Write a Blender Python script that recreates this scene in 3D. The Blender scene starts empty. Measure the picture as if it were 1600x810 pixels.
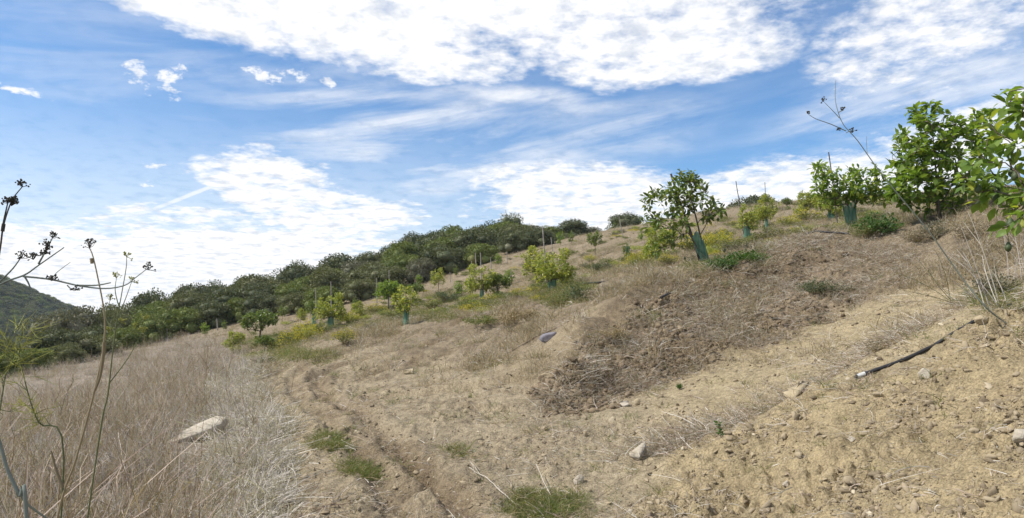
import bpy, math
import numpy as np
from mathutils import Matrix, Vector

SC = bpy.context.scene
COL = SC.collection
rng = np.random.default_rng(11)
R = math.radians

# ------------------------------------------------------------------ camera, sky, sun, exposure
F, U0, V0, PITCH, CZ = 1100.0, 800.0, 405.0, R(5.0), 1.6
SUN_EL, SUN_AZ = R(48.0), R(-101.0)          # azimuth from +Y (view direction), negative = left

cam_d = bpy.data.cameras.new('camera')
cam_d.sensor_width = 36.0
cam_d.lens = 36.0 * F / 1600.0
cam_d.clip_start, cam_d.clip_end = 0.05, 9000.0
cam = bpy.data.objects.new('camera', cam_d)
cam.location = (0, 0, CZ)
cam.rotation_euler = (math.pi / 2 + PITCH, 0, 0)
COL.objects.link(cam)
SC.camera = cam

SC.view_settings.view_transform = 'Standard'
SC.view_settings.look = 'None'
SC.view_settings.gamma = 1.0
SC.view_settings.exposure = 0.4
SC.view_settings.use_curve_mapping = False
SC.cycles.max_bounces = 6
SC.cycles.transparent_max_bounces = 12

sun_d = bpy.data.lights.new('sun', 'SUN')
sun_d.energy = 4.2
sun_d.angle = R(1.2)
sun_d.color = (1.0, 0.95, 0.87)
sun = bpy.data.objects.new('sun', sun_d)
sd = Vector((math.sin(SUN_AZ) * math.cos(SUN_EL), math.cos(SUN_AZ) * math.cos(SUN_EL), math.sin(SUN_EL)))
sun.rotation_euler = sd.to_track_quat('Z', 'Y').to_euler()
sun.location = sd * 50
COL.objects.link(sun)


class S:
    """a node socket with arithmetic"""
    def __init__(s, nt, sock): s.nt, s.k = nt, sock
    def _m(s, op, *a, clamp=False):
        n = s.nt.nodes.new('ShaderNodeMath'); n.operation = op; n.use_clamp = clamp
        for i, v in enumerate((s,) + a):
            if isinstance(v, S): s.nt.links.new(v.k, n.inputs[i])
            else: n.inputs[i].default_value = v
        return S(s.nt, n.outputs[0])
    def __add__(s, o): return s._m('ADD', o)
    def __radd__(s, o): return s._m('ADD', o)
    def __sub__(s, o): return s._m('SUBTRACT', o)
    def __rsub__(s, o): return (s * -1.0) + o
    def __mul__(s, o): return s._m('MULTIPLY', o)
    def __rmul__(s, o): return s._m('MULTIPLY', o)
    def __truediv__(s, o): return s._m('DIVIDE', o)
    def max(s, o): return s._m('MAXIMUM', o)
    def min(s, o): return s._m('MINIMUM', o)
    def sqrt(s): return s._m('SQRT')
    def clamp(s): return s._m('ADD', 0.0, clamp=True)
    def pow(s, e): return s._m('POWER', e)
    def ss(s, a, b):
        n = s.nt.nodes.new('ShaderNodeMapRange'); n.interpolation_type = 'SMOOTHSTEP'
        s.nt.links.new(s.k, n.inputs[0])
        n.inputs[1].default_value, n.inputs[2].default_value = a, b
        return S(s.nt, n.outputs[0])


def comb(nt, x, y, z=0.0):
    n = nt.nodes.new('ShaderNodeCombineXYZ')
    for i, v in enumerate((x, y, z)):
        if isinstance(v, S): nt.links.new(v.k, n.inputs[i])
        else: n.inputs[i].default_value = v
    return S(nt, n.outputs[0])


def noise(nt, vec, scale, detail=4, rough=0.5, dist=0.0):
    n = nt.nodes.new('ShaderNodeTexNoise')
    n.inputs['Scale'].default_value = scale
    n.inputs['Detail'].default_value = detail
    n.inputs['Roughness'].default_value = rough
    n.inputs['Distortion'].default_value = dist
    if vec is not None: nt.links.new(vec.k, n.inputs['Vector'])
    return S(nt, n.outputs['Fac'])


def mixc(nt, fac, a, b, mode='MIX'):
    n = nt.nodes.new('ShaderNodeMix'); n.data_type = 'RGBA'; n.blend_type = mode
    ins = [i for i in n.inputs if i.enabled]
    fi, ai, bi = ins[0], ins[1], ins[2]
    for k, v in ((fi, fac), (ai, a), (bi, b)):
        if isinstance(v, S): nt.links.new(v.k, k)
        elif isinstance(v, (int, float)): k.default_value = v
        else: k.default_value = (*v, 1.0)
    return S(nt, [o for o in n.outputs if o.enabled][0])


def ray(u, v):
    zc = (V0 - v) / F
    c, s = math.cos(PITCH), math.sin(PITCH)
    return np.array([(u - U0) / F, c - zc * s, s + zc * c])


def build_world():
    w = bpy.data.worlds.new('World'); SC.world = w; w.use_nodes = True
    nt = w.node_tree; nt.nodes.clear()
    out = nt.nodes.new('ShaderNodeOutputWorld'); bg = nt.nodes.new('ShaderNodeBackground')
    bg.inputs[1].default_value = 0.084
    nt.links.new(bg.outputs[0], out.inputs[0])
    sky = nt.nodes.new('ShaderNodeTexSky'); sky.sky_type = 'NISHITA'; sky.sun_disc = False
    sky.sun_elevation = SUN_EL; sky.sun_rotation = SUN_AZ
    sky.air_density, sky.dust_density, sky.ozone_density = 1.0, 0.6, 2.0
    tc = nt.nodes.new('ShaderNodeTexCoord')
    sep = nt.nodes.new('ShaderNodeSeparateXYZ'); nt.links.new(tc.outputs['Generated'], sep.inputs[0])
    x, y, z = (S(nt, sep.outputs[i]) for i in range(3))
    az = x._m('ARCTAN2', y); el = z._m('ARCSINE')

    def azel(u, v):
        d = ray(u, v); d = d / np.linalg.norm(d)
        return math.atan2(d[0], d[1]), math.asin(d[2])
    # the cloud deck: position on a flat layer overhead
    zz = z.max(0.0) + 0.13
    px, py = x / zz, y / zz
    P = comb(nt, px, py)
    # slow warp of the deck so that bank edges are ragged
    w1 = noise(nt, P, 1.3, 5, 0.6) - 0.5
    w2 = noise(nt, comb(nt, px, py, 7.3), 1.3, 5, 0.6) - 0.5
    wa, we = az + w1 * 0.22, el + w2 * 0.12

    def bank(u, v, rx, ry, deg, inner=0.35):
        a0, e0 = azel(u, v); t = R(deg); c, s = math.cos(t), math.sin(t)
        da, de = wa - a0, we - e0
        p = (da * c + de * s) / (rx / F); q = (de * c - da * s) / (ry / F)
        return (p * p + q * q).sqrt().ss(1.0, inner)
    banks = [bank(760, -90, 780, 210, -4), bank(290, -14, 400, 78, -13), bank(560, 20, 300, 90, -12), bank(1010, 60, 330, 80, -3),
             bank(1480, 10, 260, 120, 24) * 0.72, bank(1560, 190, 320, 70, 22) * 0.85,
             bank(150, 440, 620, 125, 0, 0.5), bank(300, 400, 420, 90, 0, 0.5), bank(430, 300, 150, 75, -15), bank(520, 350, 200, 80, 0),
             bank(900, 320, 260, 95, -6), bank(1200, 320, 420, 85, 8)]
    C = banks[0]
    for b in banks[1:]: C = C.max(b)
    for b in (bank(190, -30, 380, 70, -10, 0.3), bank(120, 450, 560, 112, 0, 0.45), bank(330, 400, 330, 75, 0, 0.4)): C = C.max(b * 1.45)
    for b in (bank(520, 40, 420, 80, -9, 0.3), bank(720, -20, 480, 110, -4, 0.2)): C = C.max(b * 1.18)
    puffs = [bank(240, 133, 58, 26, -5, 0), bank(300, 146, 32, 24, 0, 0), bank(424, 136, 40, 20, 0, 0),
             bank(468, 134, 36, 18, 0, 0), bank(522, 146, 36, 18, -8, 0), bank(270, 257, 44, 22, 0, 0), bank(20, 137, 60, 14, 0, 0), bank(225, 300, 24, 8, 0, 0)]
    Pf = puffs[0]
    for b in puffs[1:]: Pf = Pf.max(b)
    # outside the view the same broken deck goes on
    out_v = (az * az).ss(0.55, 1.2).max(el.ss(0.5, 0.8))
    C = C.max(noise(nt, P, 0.7, 2, 0.5).ss(0.42, 0.62) * out_v)
    n1 = noise(nt, P, 5.5, 8, 0.62)
    n2 = noise(nt, comb(nt, px, py, 3.1), 17.0, 6, 0.62)
    n = (n1 * 0.55 + n2 * 0.45 - 0.5) * 2.1
    d1 = (n + C * 0.62 - 0.12).ss(-0.12, 0.58) * C.ss(0.0, 0.5)
    n3 = noise(nt, comb(nt, az * 60.0, el * 95.0, 4.0), 1.0, 6, 0.65)
    dp = ((n3 - 0.5) * 1.9 + Pf * 0.75 - 0.40).ss(-0.1, 0.45) * Pf.ss(0.0, 0.35) * 0.92
    # thin veils drawn out across the blue
    th = R(8)
    sx = az * math.cos(th) + el * math.sin(th); sy = el * math.cos(th) - az * math.sin(th)
    vn = noise(nt, comb(nt, sx * 2.2, sy * 13.0, 1.7), 1.6, 6, 0.6, 0.4)
    veil_zone = bank(680, 230, 420, 130, -8, 0.2).max(bank(830, 150, 320, 30, -2, 0.2)).max(bank(1500, 120, 320, 150, 22, 0.1)).max(bank(950, 190, 230, 70, 0, 0.1) * 0.7)
    veil = vn.ss(0.34, 0.74) * (veil_zone * 0.72 + 0.12 + az.ss(-0.1, -0.6) * 0.16)
    # a narrow old contrail, lower left
    a0, e0 = azel(270, 315); t = R(27); c, s = math.cos(t), math.sin(t)
    da, de = az - a0, el - e0
    p = (da * c + de * s) / (88 / F); q = (de * c - da * s + w1 * 0.01) / (4.5 / F)
    trail = (p * p).ss(1.0, 0.5) * (q * q).ss(1.0, 0.0) * 0.75
    dens = d1.max(dp).max(veil).max(trail)
    low = el.ss(0.34, -0.02) * az.ss(0.35, -0.25)
    dens = dens.max(low * 0.8).max(bank(360, 400, 460, 85, 0, 0.05) * 0.93).max(el.ss(0.2, 0.0) * 0.45)
    shade = noise(nt, comb(nt, px, py, 9.0), 11.0, 5, 0.6).ss(0.28, 0.56)
    cl = mixc(nt, shade, (7.0, 7.4, 8.1), (10.4, 10.3, 10.2))
    blue = mixc(nt, 1.0, S(nt, sky.outputs[0]), (0.80, 1.18, 1.48), 'MULTIPLY')
    final = mixc(nt, dens.clamp(), blue, cl)
    nt.links.new(final.k, bg.inputs[0])


build_world()

# ------------------------------------------------------------------ helpers: numbers
def sstep(a, b, x):
    t = np.clip((x - a) / (b - a), 0, 1)
    return t * t * (3 - 2 * t)


def _hash(ix, iy, seed):
    h = (ix.astype(np.int64) * 374761393 + iy.astype(np.int64) * 668265263 + seed * 974634777) & 0xffffffff
    h = ((h ^ (h >> 13)) * 1274126177) & 0xffffffff
    return (h ^ (h >> 16)) & 0xffff


def perlin(x, y, seed=0):
    ix, iy = np.floor(x), np.floor(y)
    fx, fy = x - ix, y - iy
    ux, uy = fx * fx * fx * (fx * (fx * 6 - 15) + 10), fy * fy * fy * (fy * (fy * 6 - 15) + 10)
    def g(a, b):
        t = _hash(ix + a, iy + b, seed) * (2 * math.pi / 65536)
        return np.cos(t) * (fx - a) + np.sin(t) * (fy - b)
    a = g(0, 0) + ux * (g(1, 0) - g(0, 0))
    b = g(0, 1) + ux * (g(1, 1) - g(0, 1))
    return (a + uy * (b - a)) * 1.5


def fbm(x, y, octv=4, seed=0, gain=0.5):
    s, a, f = 0, 1.0, 1.0
    for i in range(octv):
        s = s + a * perlin(x * f + 17.3 * i, y * f - 9.1 * i, seed + i); a *= gain; f *= 2.03
    return s


def pt(u, v, Y):
    d = ray(u, v)
    return np.array([0, 0, CZ]) + d * (Y / d[1])


def proj(x, y, z):
    c, s = math.cos(PITCH), math.sin(PITCH)
    dz = z - CZ
    yc = y * c + dz * s
    zc = -y * s + dz * c
    yc = np.where(np.abs(yc) < 1e-3, 1e-3, yc)
    return U0 + F * x / yc, V0 - F * zc / yc, yc


# ------------------------------------------------------------------ the lie of the land
CTRL = [pt(*a) for a in (
    (700, 810, 5.7), (450, 810, 5.8), (200, 810, 6.3), (0, 810, 6.6), (1000, 810, 5.2), (1300, 810, 4.3), (1600, 810, 3.4),
    (1340, 597, 6.2), (1460, 545, 6.2), (1590, 480, 6.2), (1220, 640, 6.5), (1060, 720, 6.3),
    (900, 650, 8.3), (1150, 590, 8.8), (1400, 500, 9.5), (1040, 650, 7.7), (1250, 575, 8.2),
    (870, 640, 8.8), (1000, 610, 9.5), (1150, 560, 10.2), (1300, 490, 11.0), (1420, 455, 11.0),
    (1000, 468, 12.6), (900, 520, 11.4), (1105, 420, 16.0), (1200, 402, 14.5), (1280, 430, 13.0), (1060, 450, 13.0),
    (600, 650, 8.9), (550, 700, 7.5), (450, 560, 17.0), (700, 560, 13.6), (850, 560, 11.8), (760, 600, 10.6),
    (634, 512, 24.5), (755, 469, 35.0), (860, 456, 29.0), (720, 412, 62.0), (800, 388, 64.0), (925, 402, 40.0),
    (513, 512, 39.0), (405, 532, 42.0), (300, 527, 52.0), (150, 562, 43.0), (0, 590, 34.0),
    (200, 640, 16.0), (0, 700, 12.0), (350, 680, 9.4), (250, 580, 28.0), (430, 640, 11.0),
    (1000, 352, 62.0), (1200, 318, 58.0), (1330, 356, 19.5), (1465, 337, 14.0), (1167, 375, 26.0), (1196, 357, 32.0),
    (1025, 411, 22.0), (1570, 325, 22.0), (1480, 300, 48.0), (1600, 292, 44.0), (1100, 340, 50.0), (960, 395, 34.0))]
CTRL += [np.array(a, float) for a in (
    (0, 0, 0), (2.4, 1.2, 0.55), (-3, 0, -0.5), (4.5, 2.5, 1.35), (6.2, 6, 2.3), (8, 9, 3.0), (-37, 75, 0.2), (-12, 85, 7.6), (0, 86, 9.4), (10, 80, 10.6),
    (22, 74, 11.4), (36, 74, 11.0), (52, 60, 12.5), (60, 30, 13.0), (50, 0, 10), (20, 0, 4.2), (11, 3, 2.9), (-20, 0, -4.6),
    (-50, 20, -10), (-64, 60, -11), (-46, 44, -5.6), (-30, 22, -4.6), (-100, 90, -18), (-60, 110, -8), (0, 112, 8), (50, 110, 6),
    (0, -40, -4), (90, 50, 16), (-90, 0, -18), (-30, 100, 2.5))]
CTRL = np.array(CTRL)


def plane(x, y): return 0.235 * x + 0.115 * y - 0.3


def _tps_fit():
    n = len(CTRL); P = CTRL[:, :2]
    r2 = ((P[:, None] - P[None]) ** 2).sum(-1)
    K = np.where(r2 > 0, 0.5 * r2 * np.log(np.maximum(r2, 1e-9)), 0)
    rr = np.hypot(P[:, 0], P[:, 1])
    K += np.diag(0.02 + 0.01 * rr)
    A = np.zeros((n + 3, n + 3)); A[:n, :n] = K
    A[:n, n], A[:n, n + 1:] = 1, P; A[n, :n] = 1; A[n + 1:, :n] = P.T
    b = np.zeros(n + 3); b[:n] = CTRL[:, 2] - plane(P[:, 0], P[:, 1])
    return np.linalg.solve(A, b)


_W = _tps_fit()


def H0(x, y):
    x = np.asarray(x, float); y = np.asarray(y, float)
    xs, ys = x.ravel(), y.ravel()
    rr = np.hypot(xs, ys); k = np.minimum(1, 130 / np.maximum(rr, 1e-6))
    xc, yc = xs * k, ys * k
    out = plane(xc, yc) + _W[-3] + _W[-2] * xc + _W[-1] * yc
    for i in range(len(CTRL)):
        r2 = (xc - CTRL[i, 0]) ** 2 + (yc - CTRL[i, 1]) ** 2
        out += _W[i] * 0.5 * r2 * np.log(np.maximum(r2, 1e-9))
    far = -22 + 6 * fbm(xs / 260, ys / 260, 3, 5)
    for hx, hy, hz, sx, sy in ((-345, 330, 62, 120, 150), (-560, 330, 70, 160, 200), (300, 420, 20, 200, 150)):
        far = far + hz * np.exp(-((xs - hx) / sx) ** 2 - ((ys - hy) / sy) ** 2)
    w = sstep(100, 190, rr)
    return (out * (1 - w) + far * w).reshape(x.shape)


def seg_dist(x, y, pts):
    best = np.full(x.shape, 1e9); side = np.zeros(x.shape)
    for (ax, ay), (bx, by) in zip(pts[:-1], pts[1:]):
        dx, dy = bx - ax, by - ay; L2 = dx * dx + dy * dy
        t = np.clip(((x - ax) * dx + (y - ay) * dy) / L2, 0, 1)
        ex, ey = x - ax - t * dx, y - ay - t * dy
        d = np.hypot(ex, ey); m = d < best
        best = np.where(m, d, best)
        side = np.where(m, np.sign(dx * ey - dy * ex), side)
    return best, side


def end_fade(x, y, d, T):
    k = 1.0
    for e in (T[0], T[-1]):
        q = np.hypot(x - e[0], y - e[1]); k = k * np.where(np.abs(q - d) < 1e-6, 0, sstep(0.0, 1.3, q))
    return k


def poly_in(u, v, poly, soft):
    """soft mask: 1 inside, fading over `soft` pixels at the edge"""
    ins = np.zeros(u.shape, bool); d = np.full(u.shape, 1e9)
    n = len(poly)
    for i in range(n):
        ax, ay = poly[i]; bx, by = poly[(i + 1) % n]
        dx, dy = bx - ax, by - ay
        t = np.clip(((u - ax) * dx + (v - ay) * dy) / (dx * dx + dy * dy), 0, 1)
        d = np.minimum(d, np.hypot(u - ax - t * dx, v - ay - t * dy))
        c = ((ay > v) != (by > v)) & (u < dx * (v - ay) / (dy if dy else 1e-9) + ax)
        ins ^= c
    return sstep(-soft, soft, np.where(ins, d, -d))


def at(u, v, ymax=140.0):
    """where the sight line of a picture point meets the ground"""
    d = ray(u, v)
    Y = np.geomspace(2.0, ymax, 900)
    x, z = d[0] / d[1] * Y, CZ + d[2] / d[1] * Y
    h = H0(x, Y)
    k = np.nonzero(h >= z)[0]
    i = k[0] if len(k) else int(np.argmin(np.abs(z - h)))
    if 0 < i and len(k):
        a, b = z[i - 1] - h[i - 1], h[i] - z[i]
        y = Y[i - 1] + (Y[i] - Y[i - 1]) * a / max(a + b, 1e-9)
    else: y = Y[i]
    return np.array([d[0] / d[1] * y, y])


POLY = {
    'brush': [(-500, 700), (0, 588), (300, 526), (380, 545), (400, 590), (395, 650), (390, 730), (385, 830), (330, 1300), (-900, 1300)],
    'straw': [(345, 575), (396, 556), (415, 610), (425, 670), (430, 740), (430, 830), (410, 1000), (320, 1000), (335, 800), (335, 700), (335, 620)],
    'mound': [(862, 642), (890, 605), (905, 565), (960, 520), (1020, 475), (1060, 455), (1120, 435), (1220, 392), (1330, 380), (1440, 395), (1400, 455), (1290, 500), (1150, 555), (1000, 612), (900, 652)],
    'bank': [(960, 830), (1060, 725), (1220, 640), (1340, 600), (1590, 482), (1760, 400), (2400, 700), (2400, 1600), (700, 1600)],
    'path': [(440, 830), (470, 700), (430, 600), (420, 560), (520, 540), (700, 560), (880, 640), (1100, 570), (1290, 500), (1420, 455), (1560, 440), (1600, 480), (1340, 600), (1060, 725), (900, 860), (800, 1200), (440, 1200)],
    'crumble': [(840, 625), (880, 600), (920, 585), (1000, 560), (1010, 575), (900, 645), (860, 645)],
}
RUTS = [[tuple(at(u, v)) for u, v in a] for a in (
    ((760, 840), (705, 772), (662, 735), (620, 700), (577, 665), (537, 635), (502, 610), (486, 592), (520, 574), (600, 556), (690, 533), (780, 503), (860, 470)),
    ((650, 840), (612, 770), (588, 735), (558, 700), (525, 665), (494, 640), (468, 615), (455, 595), (472, 575), (560, 548), (670, 520), (770, 488)),
    ((520, 600), (600, 580), (690, 556), (780, 530), (850, 500)))]
LIP = [tuple(at(u, v)) for u, v in ((880, 600), (905, 560), (945, 515), (1000, 470), (1060, 452), (1130, 442), (1230, 428), (1330, 412))]
CUT = [tuple(at(u, v)) for u, v in ((850, 648), (885, 632), (925, 605), (1000, 590), (1100, 565), (1200, 535))]
FURROW = [[tuple(at(u, v)) for u, v in a] for a in (
    ((470, 600), (560, 572), (680, 548), (800, 520)), ((500, 560), (600, 535), (700, 505), (800, 478), (880, 455)),
    ((1030, 705), (1130, 660), (1220, 625), (1340, 565), (1450, 510), (1560, 455)), ((560, 520), (680, 495), (760, 478)),
    ((880, 445), (990, 428), (1080, 415)))]


def zones(x, y, z0):
    u, v, yc = proj(x, y, z0)
    ok = yc > 1.2
    u = np.where(ok, u, -9999); v = np.where(ok, v, 9999)
    wu = u + 16 * perlin(x * 1.7, y * 1.7, 31) + 10 * perlin(x * 5, y * 5, 32)
    wv = v + 10 * perlin(x * 1.7, y * 1.7, 33) + 6 * perlin(x * 5, y * 5, 34)
    m = {k: poly_in(wu, wv, p, 12 if k != 'straw' else 22) for k, p in POLY.items()}
    return u, v, m


def relief(x, y, m, r):
    """clods, ruts, furrows on top of the lie of the land"""
    near = sstep(60, 18, r); nn = sstep(26, 9, r)
    big = 0.10 * fbm(x / 2.6, y / 2.6, 3, 50) * near * (1 - 0.65 * m['path']) + 0.22 * fbm(x / 9, y / 9, 2, 55) * sstep(6, 30, r)
    a = 0.018 * fbm(x / 0.55, y / 0.55, 3, 60)
    clod = np.abs(fbm(x / 0.24, y / 0.24, 3, 70)) - 0.25
    fine = fbm(x / 0.10, y / 0.10, 2, 80)
    rough = 0.8 + 1.7 * m['bank'] + 2.4 * m['mound'] + 1.6 * m['crumble'] + 0.5 * m['path'] * sstep(4, -1, x)
    patch = sstep(-0.25, 0.5, perlin(x / 1.1, y / 1.1, 90))
    h = big + nn * (a + rough * (0.45 + 0.55 * patch) * (0.042 * clod + 0.016 * fine))
    h += 0.11 * m['mound'] * fbm(x / 0.9, y / 0.9, 3, 100) * near
    h += 0.06 * m['bank'] * fbm(x / 0.8, y / 0.8, 2, 104) * near
    wob = 0.10 * perlin(x / 0.7, y / 0.7, 41)
    for i, T in enumerate(RUTS):
        d, s = seg_dist(x, y, T)
        d = d + 0.5 * wob
        broken = 0.75 + 0.45 * perlin(x / 0.9, y / 0.9, 42 + i)
        tread = 1 + 0.45 * perlin(x / 0.13, y / 0.13, 43)
        k = np.clip(1 - i * 0.25, 0.4, 1) * sstep(34, 12, r)
        h += k * broken * (-0.085 * np.exp(-(d / 0.13) ** 4) * tread + 0.045 * np.exp(-((d - 0.26) / 0.10) ** 2) * (1 + perlin(x / 0.2, y / 0.2, 44)))
    for T, up, reach in ((LIP, 0.26, 2.2), (CUT, 0.20, 0.9)):
        d, s = seg_dist(x, y, T)
        t_ = (d * s + 1.4 * wob)
        up = up * end_fade(x, y, d, T)
        h += up * (sstep(-0.34, 0.2, t_)) * np.exp(-(d / reach) ** 2) * near * (0.75 + 0.5 * perlin(x / 0.7, y / 0.7, 48))
    for i, T in enumerate(FURROW):
        d, s = seg_dist(x, y, T)
        sd_ = d * s + wob
        h += (0.6 + 0.5 * perlin(x / 0.9, y / 0.9, 46 + i)) * near * (-0.11 * np.exp(-((sd_) / 0.17) ** 2) + 0.09 * np.exp(-((sd_ + 0.38) / 0.25) ** 2))
    # plough lines along the contour on the slope beyond the track
    ax, ay = (x * 0.62 + y * 0.78), (-x * 0.78 + y * 0.62)
    slope = sstep(9, 14, r) * sstep(45, 25, r) * (1 - m['brush']) * (1 - 0.5 * m['path'])
    h += slope * 0.075 * (perlin(ax / 3.5, ay / 0.45, 120) + 0.5 * perlin(ax / 1.2, ay / 0.2, 121))
    h += 0.05 * m['brush'] * fbm(x / 0.6, y / 0.6, 3, 130) * near
    return h


def Hfull(x, y):
    x = np.atleast_1d(np.asarray(x, float)); y = np.atleast_1d(np.asarray(y, float))
    z0 = H0(x, y); u, v, m = zones(x, y, z0)
    return z0 + relief(x, y, m, np.hypot(x, y))


def gz(x, y): return float(Hfull(x, y)[0])


def gp(u, v, ymax=140.0):
    p = at(u, v, ymax)
    return np.array([p[0], p[1], gz(p[0], p[1])])


# ------------------------------------------------------------------ helpers: meshes
def mesh_np(name, verts, faces, mats, midx=None, smooth=False):
    verts = np.asarray(verts, np.float32); faces = np.asarray(faces, np.int32)
    me = bpy.data.meshes.new(name)
    k = faces.shape[1]
    me.vertices.add(len(verts)); me.vertices.foreach_set('co', verts.ravel())
    me.loops.add(faces.size); me.loops.foreach_set('vertex_index', faces.ravel())
    me.polygons.add(len(faces)); me.polygons.foreach_set('loop_start', np.arange(0, faces.size, k, dtype=np.int32))
    for m_ in (mats if isinstance(mats, (list, tuple)) else [mats]): me.materials.append(m_)
    if midx is not None: me.polygons.foreach_set('material_index', np.asarray(midx, np.int32))
    if smooth: me.polygons.foreach_set('use_smooth', np.ones(len(faces), bool))
    me.update(calc_edges=True)
    return me


class MB:
    """gathers triangles of one part"""
    def __init__(s): s.v, s.f, s.m, s.n = [], [], [], 0
    def add(s, v, f, m=0):
        v = np.asarray(v, float); f = np.asarray(f, int)
        if f.shape[1] == 4: f = np.concatenate([f[:, [0, 1, 2]], f[:, [0, 2, 3]]])
        s.v.append(v); s.f.append(f + s.n); s.m.append(np.full(len(f), m)); s.n += len(v)
    def tube(s, pts, rad, sides=6, m=0, cap=True):
        pts = np.asarray(pts, float); n = len(pts); rad = np.broadcast_to(rad, (n,))
        t = np.gradient(pts, axis=0); t /= np.linalg.norm(t, axis=1)[:, None] + 1e-9
        ref = np.array([0.31, 0.9, 0.28]) if abs(t[0][2]) > 0.5 else np.array([0.1, 0.2, 1.0])
        a = np.cross(t, ref); a /= np.linalg.norm(a, axis=1)[:, None] + 1e-9
        b = np.cross(t, a)
        th = np.arange(sides) * 2 * math.pi / sides
        v = pts[:, None] + rad[:, None, None] * (np.cos(th)[None, :, None] * a[:, None] + np.sin(th)[None, :, None] * b[:, None])
        v = v.reshape(-1, 3)
        i = np.arange(n - 1)[:, None] * sides; j = np.arange(sides)[None]; j2 = (j + 1) % sides
        f = np.stack([i + j, i + j2, i + sides + j2, i + sides + j], -1).reshape(-1, 4)
        s.add(v, f, m)
        if cap:
            for base, c in ((0, pts[0]), ((n - 1) * sides, pts[-1])):
                vv = np.vstack([v[base:base + sides], c]); ff = [[k, (k + 1) % sides, sides] for k in range(sides)]
                s.add(vv, ff, m)
    def mesh(s, name, mats, smooth=False):
        return mesh_np(name, np.concatenate(s.v), np.concatenate(s.f), mats, np.concatenate(s.m), smooth)


def stamp(tv, tf, Rm, T):
    """many turned and scaled copies of one little shape in one array"""
    v = np.einsum('nij,kj->nki', Rm, tv) + T[:, None]
    f = tf[None] + (np.arange(len(T)) * len(tv))[:, None, None]
    return v.reshape(-1, 3), f.reshape(-1, tf.shape[1])


def frames(d, roll, size, rg=rng):
    """rotation matrices whose y axis is d, rolled by roll, scaled by size"""
    d = d / (np.linalg.norm(d, axis=1)[:, None] + 1e-9)
    up = np.tile(np.array([0.0, 0, 1]), (len(d), 1)); up[np.abs(d[:, 2]) > 0.97] = (1, 0, 0)
    x = np.cross(d, up); x /= np.linalg.norm(x, axis=1)[:, None] + 1e-9
    z = np.cross(x, d)
    c, s = np.cos(roll)[:, None], np.sin(roll)[:, None]
    x2, z2 = x * c + z * s, z * c - x * s
    return np.stack([x2, d, z2], -1) * np.asarray(size).reshape(-1, 1, 1)


def link(name, me, parent=None, loc=None):
    o = bpy.data.objects.new(name, me)
    if loc is not None: o.location = loc
    if parent is not None: o.parent = parent
    COL.objects.link(o)
    return o


def tag(o, label, cat, group=None, kind=None):
    o['label'] = label; o['category'] = cat
    if group: o['group'] = group
    if kind: o['kind'] = kind
    return o


def thing(name, loc, label, cat, group=None, rz=0.0, sc=1.0):
    o = bpy.data.objects.new(name, None); o.location = loc
    o.rotation_euler = (0, 0, rz); o.scale = (sc, sc, sc); o.empty_display_size = 0.2
    COL.objects.link(o)
    return tag(o, label, cat, group)


# ------------------------------------------------------------------ materials
MAT = {}


def pmat(name, build):
    m = bpy.data.materials.new(name); m.use_nodes = True
    nt = m.node_tree; nt.nodes.clear()
    out = nt.nodes.new('ShaderNodeOutputMaterial')
    build(nt, out)
    MAT[name] = m
    return m


def principled(nt, col, rough=0.9, spec=0.2):
    p = nt.nodes.new('ShaderNodeBsdfPrincipled')
    if isinstance(col, S): nt.links.new(col.k, p.inputs['Base Color'])
    else: p.inputs['Base Color'].default_value = (*col, 1)
    p.inputs['Roughness'].default_value = rough
    p.inputs['Specular IOR Level'].default_value = spec
    return p


def rnd(nt):
    g = nt.nodes.new('ShaderNodeNewGeometry'); o = nt.nodes.new('ShaderNodeObjectInfo')
    return (S(nt, g.outputs['Random Per Island']) + S(nt, o.outputs['Random']))._m('FRACT')


def objc(nt):
    t = nt.nodes.new('ShaderNodeTexCoord'); return S(nt, t.outputs['Object'])


def bump(nt, p, h, dist, strength=1.0):
    b = nt.nodes.new('ShaderNodeBump'); b.inputs['Distance'].default_value = dist; b.inputs['Strength'].default_value = strength
    nt.links.new(h.k, b.inputs['Height']); nt.links.new(b.outputs[0], p.inputs['Normal'])


def leaf_mat(name, c1, c2, c3=None, trans=0.35, rough=0.45, spec=0.35):
    def b(nt, out):
        r = rnd(nt)
        col = mixc(nt, r.ss(0.0, 0.85), c1, c2)
        if c3: col = mixc(nt, r.ss(0.86, 0.97), col, c3)
        p = principled(nt, col, rough, spec)
        t = nt.nodes.new('ShaderNodeBsdfTranslucent')
        tcx = mixc(nt, 1.0, col, (1.5, 1.5, 0.55), 'MULTIPLY'); nt.links.new(tcx.k, t.inputs[0])
        mx = nt.nodes.new('ShaderNodeMixShader'); mx.inputs[0].default_value = trans
        nt.links.new(p.outputs[0], mx.inputs[1]); nt.links.new(t.outputs[0], mx.inputs[2]); nt.links.new(mx.outputs[0], out.inputs[0])
    return pmat(name, b)


def dry_mat(name, c1, c2, rough=0.85, trans=0.15):
    return leaf_mat(name, c1, c2, None, trans, rough, 0.15)


def solid_mat(name, c1, c2, scale=8.0, rough=0.85, bdist=0.01, spec=0.25):
    def b(nt, out):
        o = objc(nt)
        n = noise(nt, o, scale, 6, 0.6)
        p = principled(nt, mixc(nt, n.ss(0.3, 0.7), c1, c2), rough, spec)
        if bdist: bump(nt, p, noise(nt, o, scale * 4, 5, 0.6), bdist)
        nt.links.new(p.outputs[0], out.inputs[0])
    return pmat(name, b)


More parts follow.
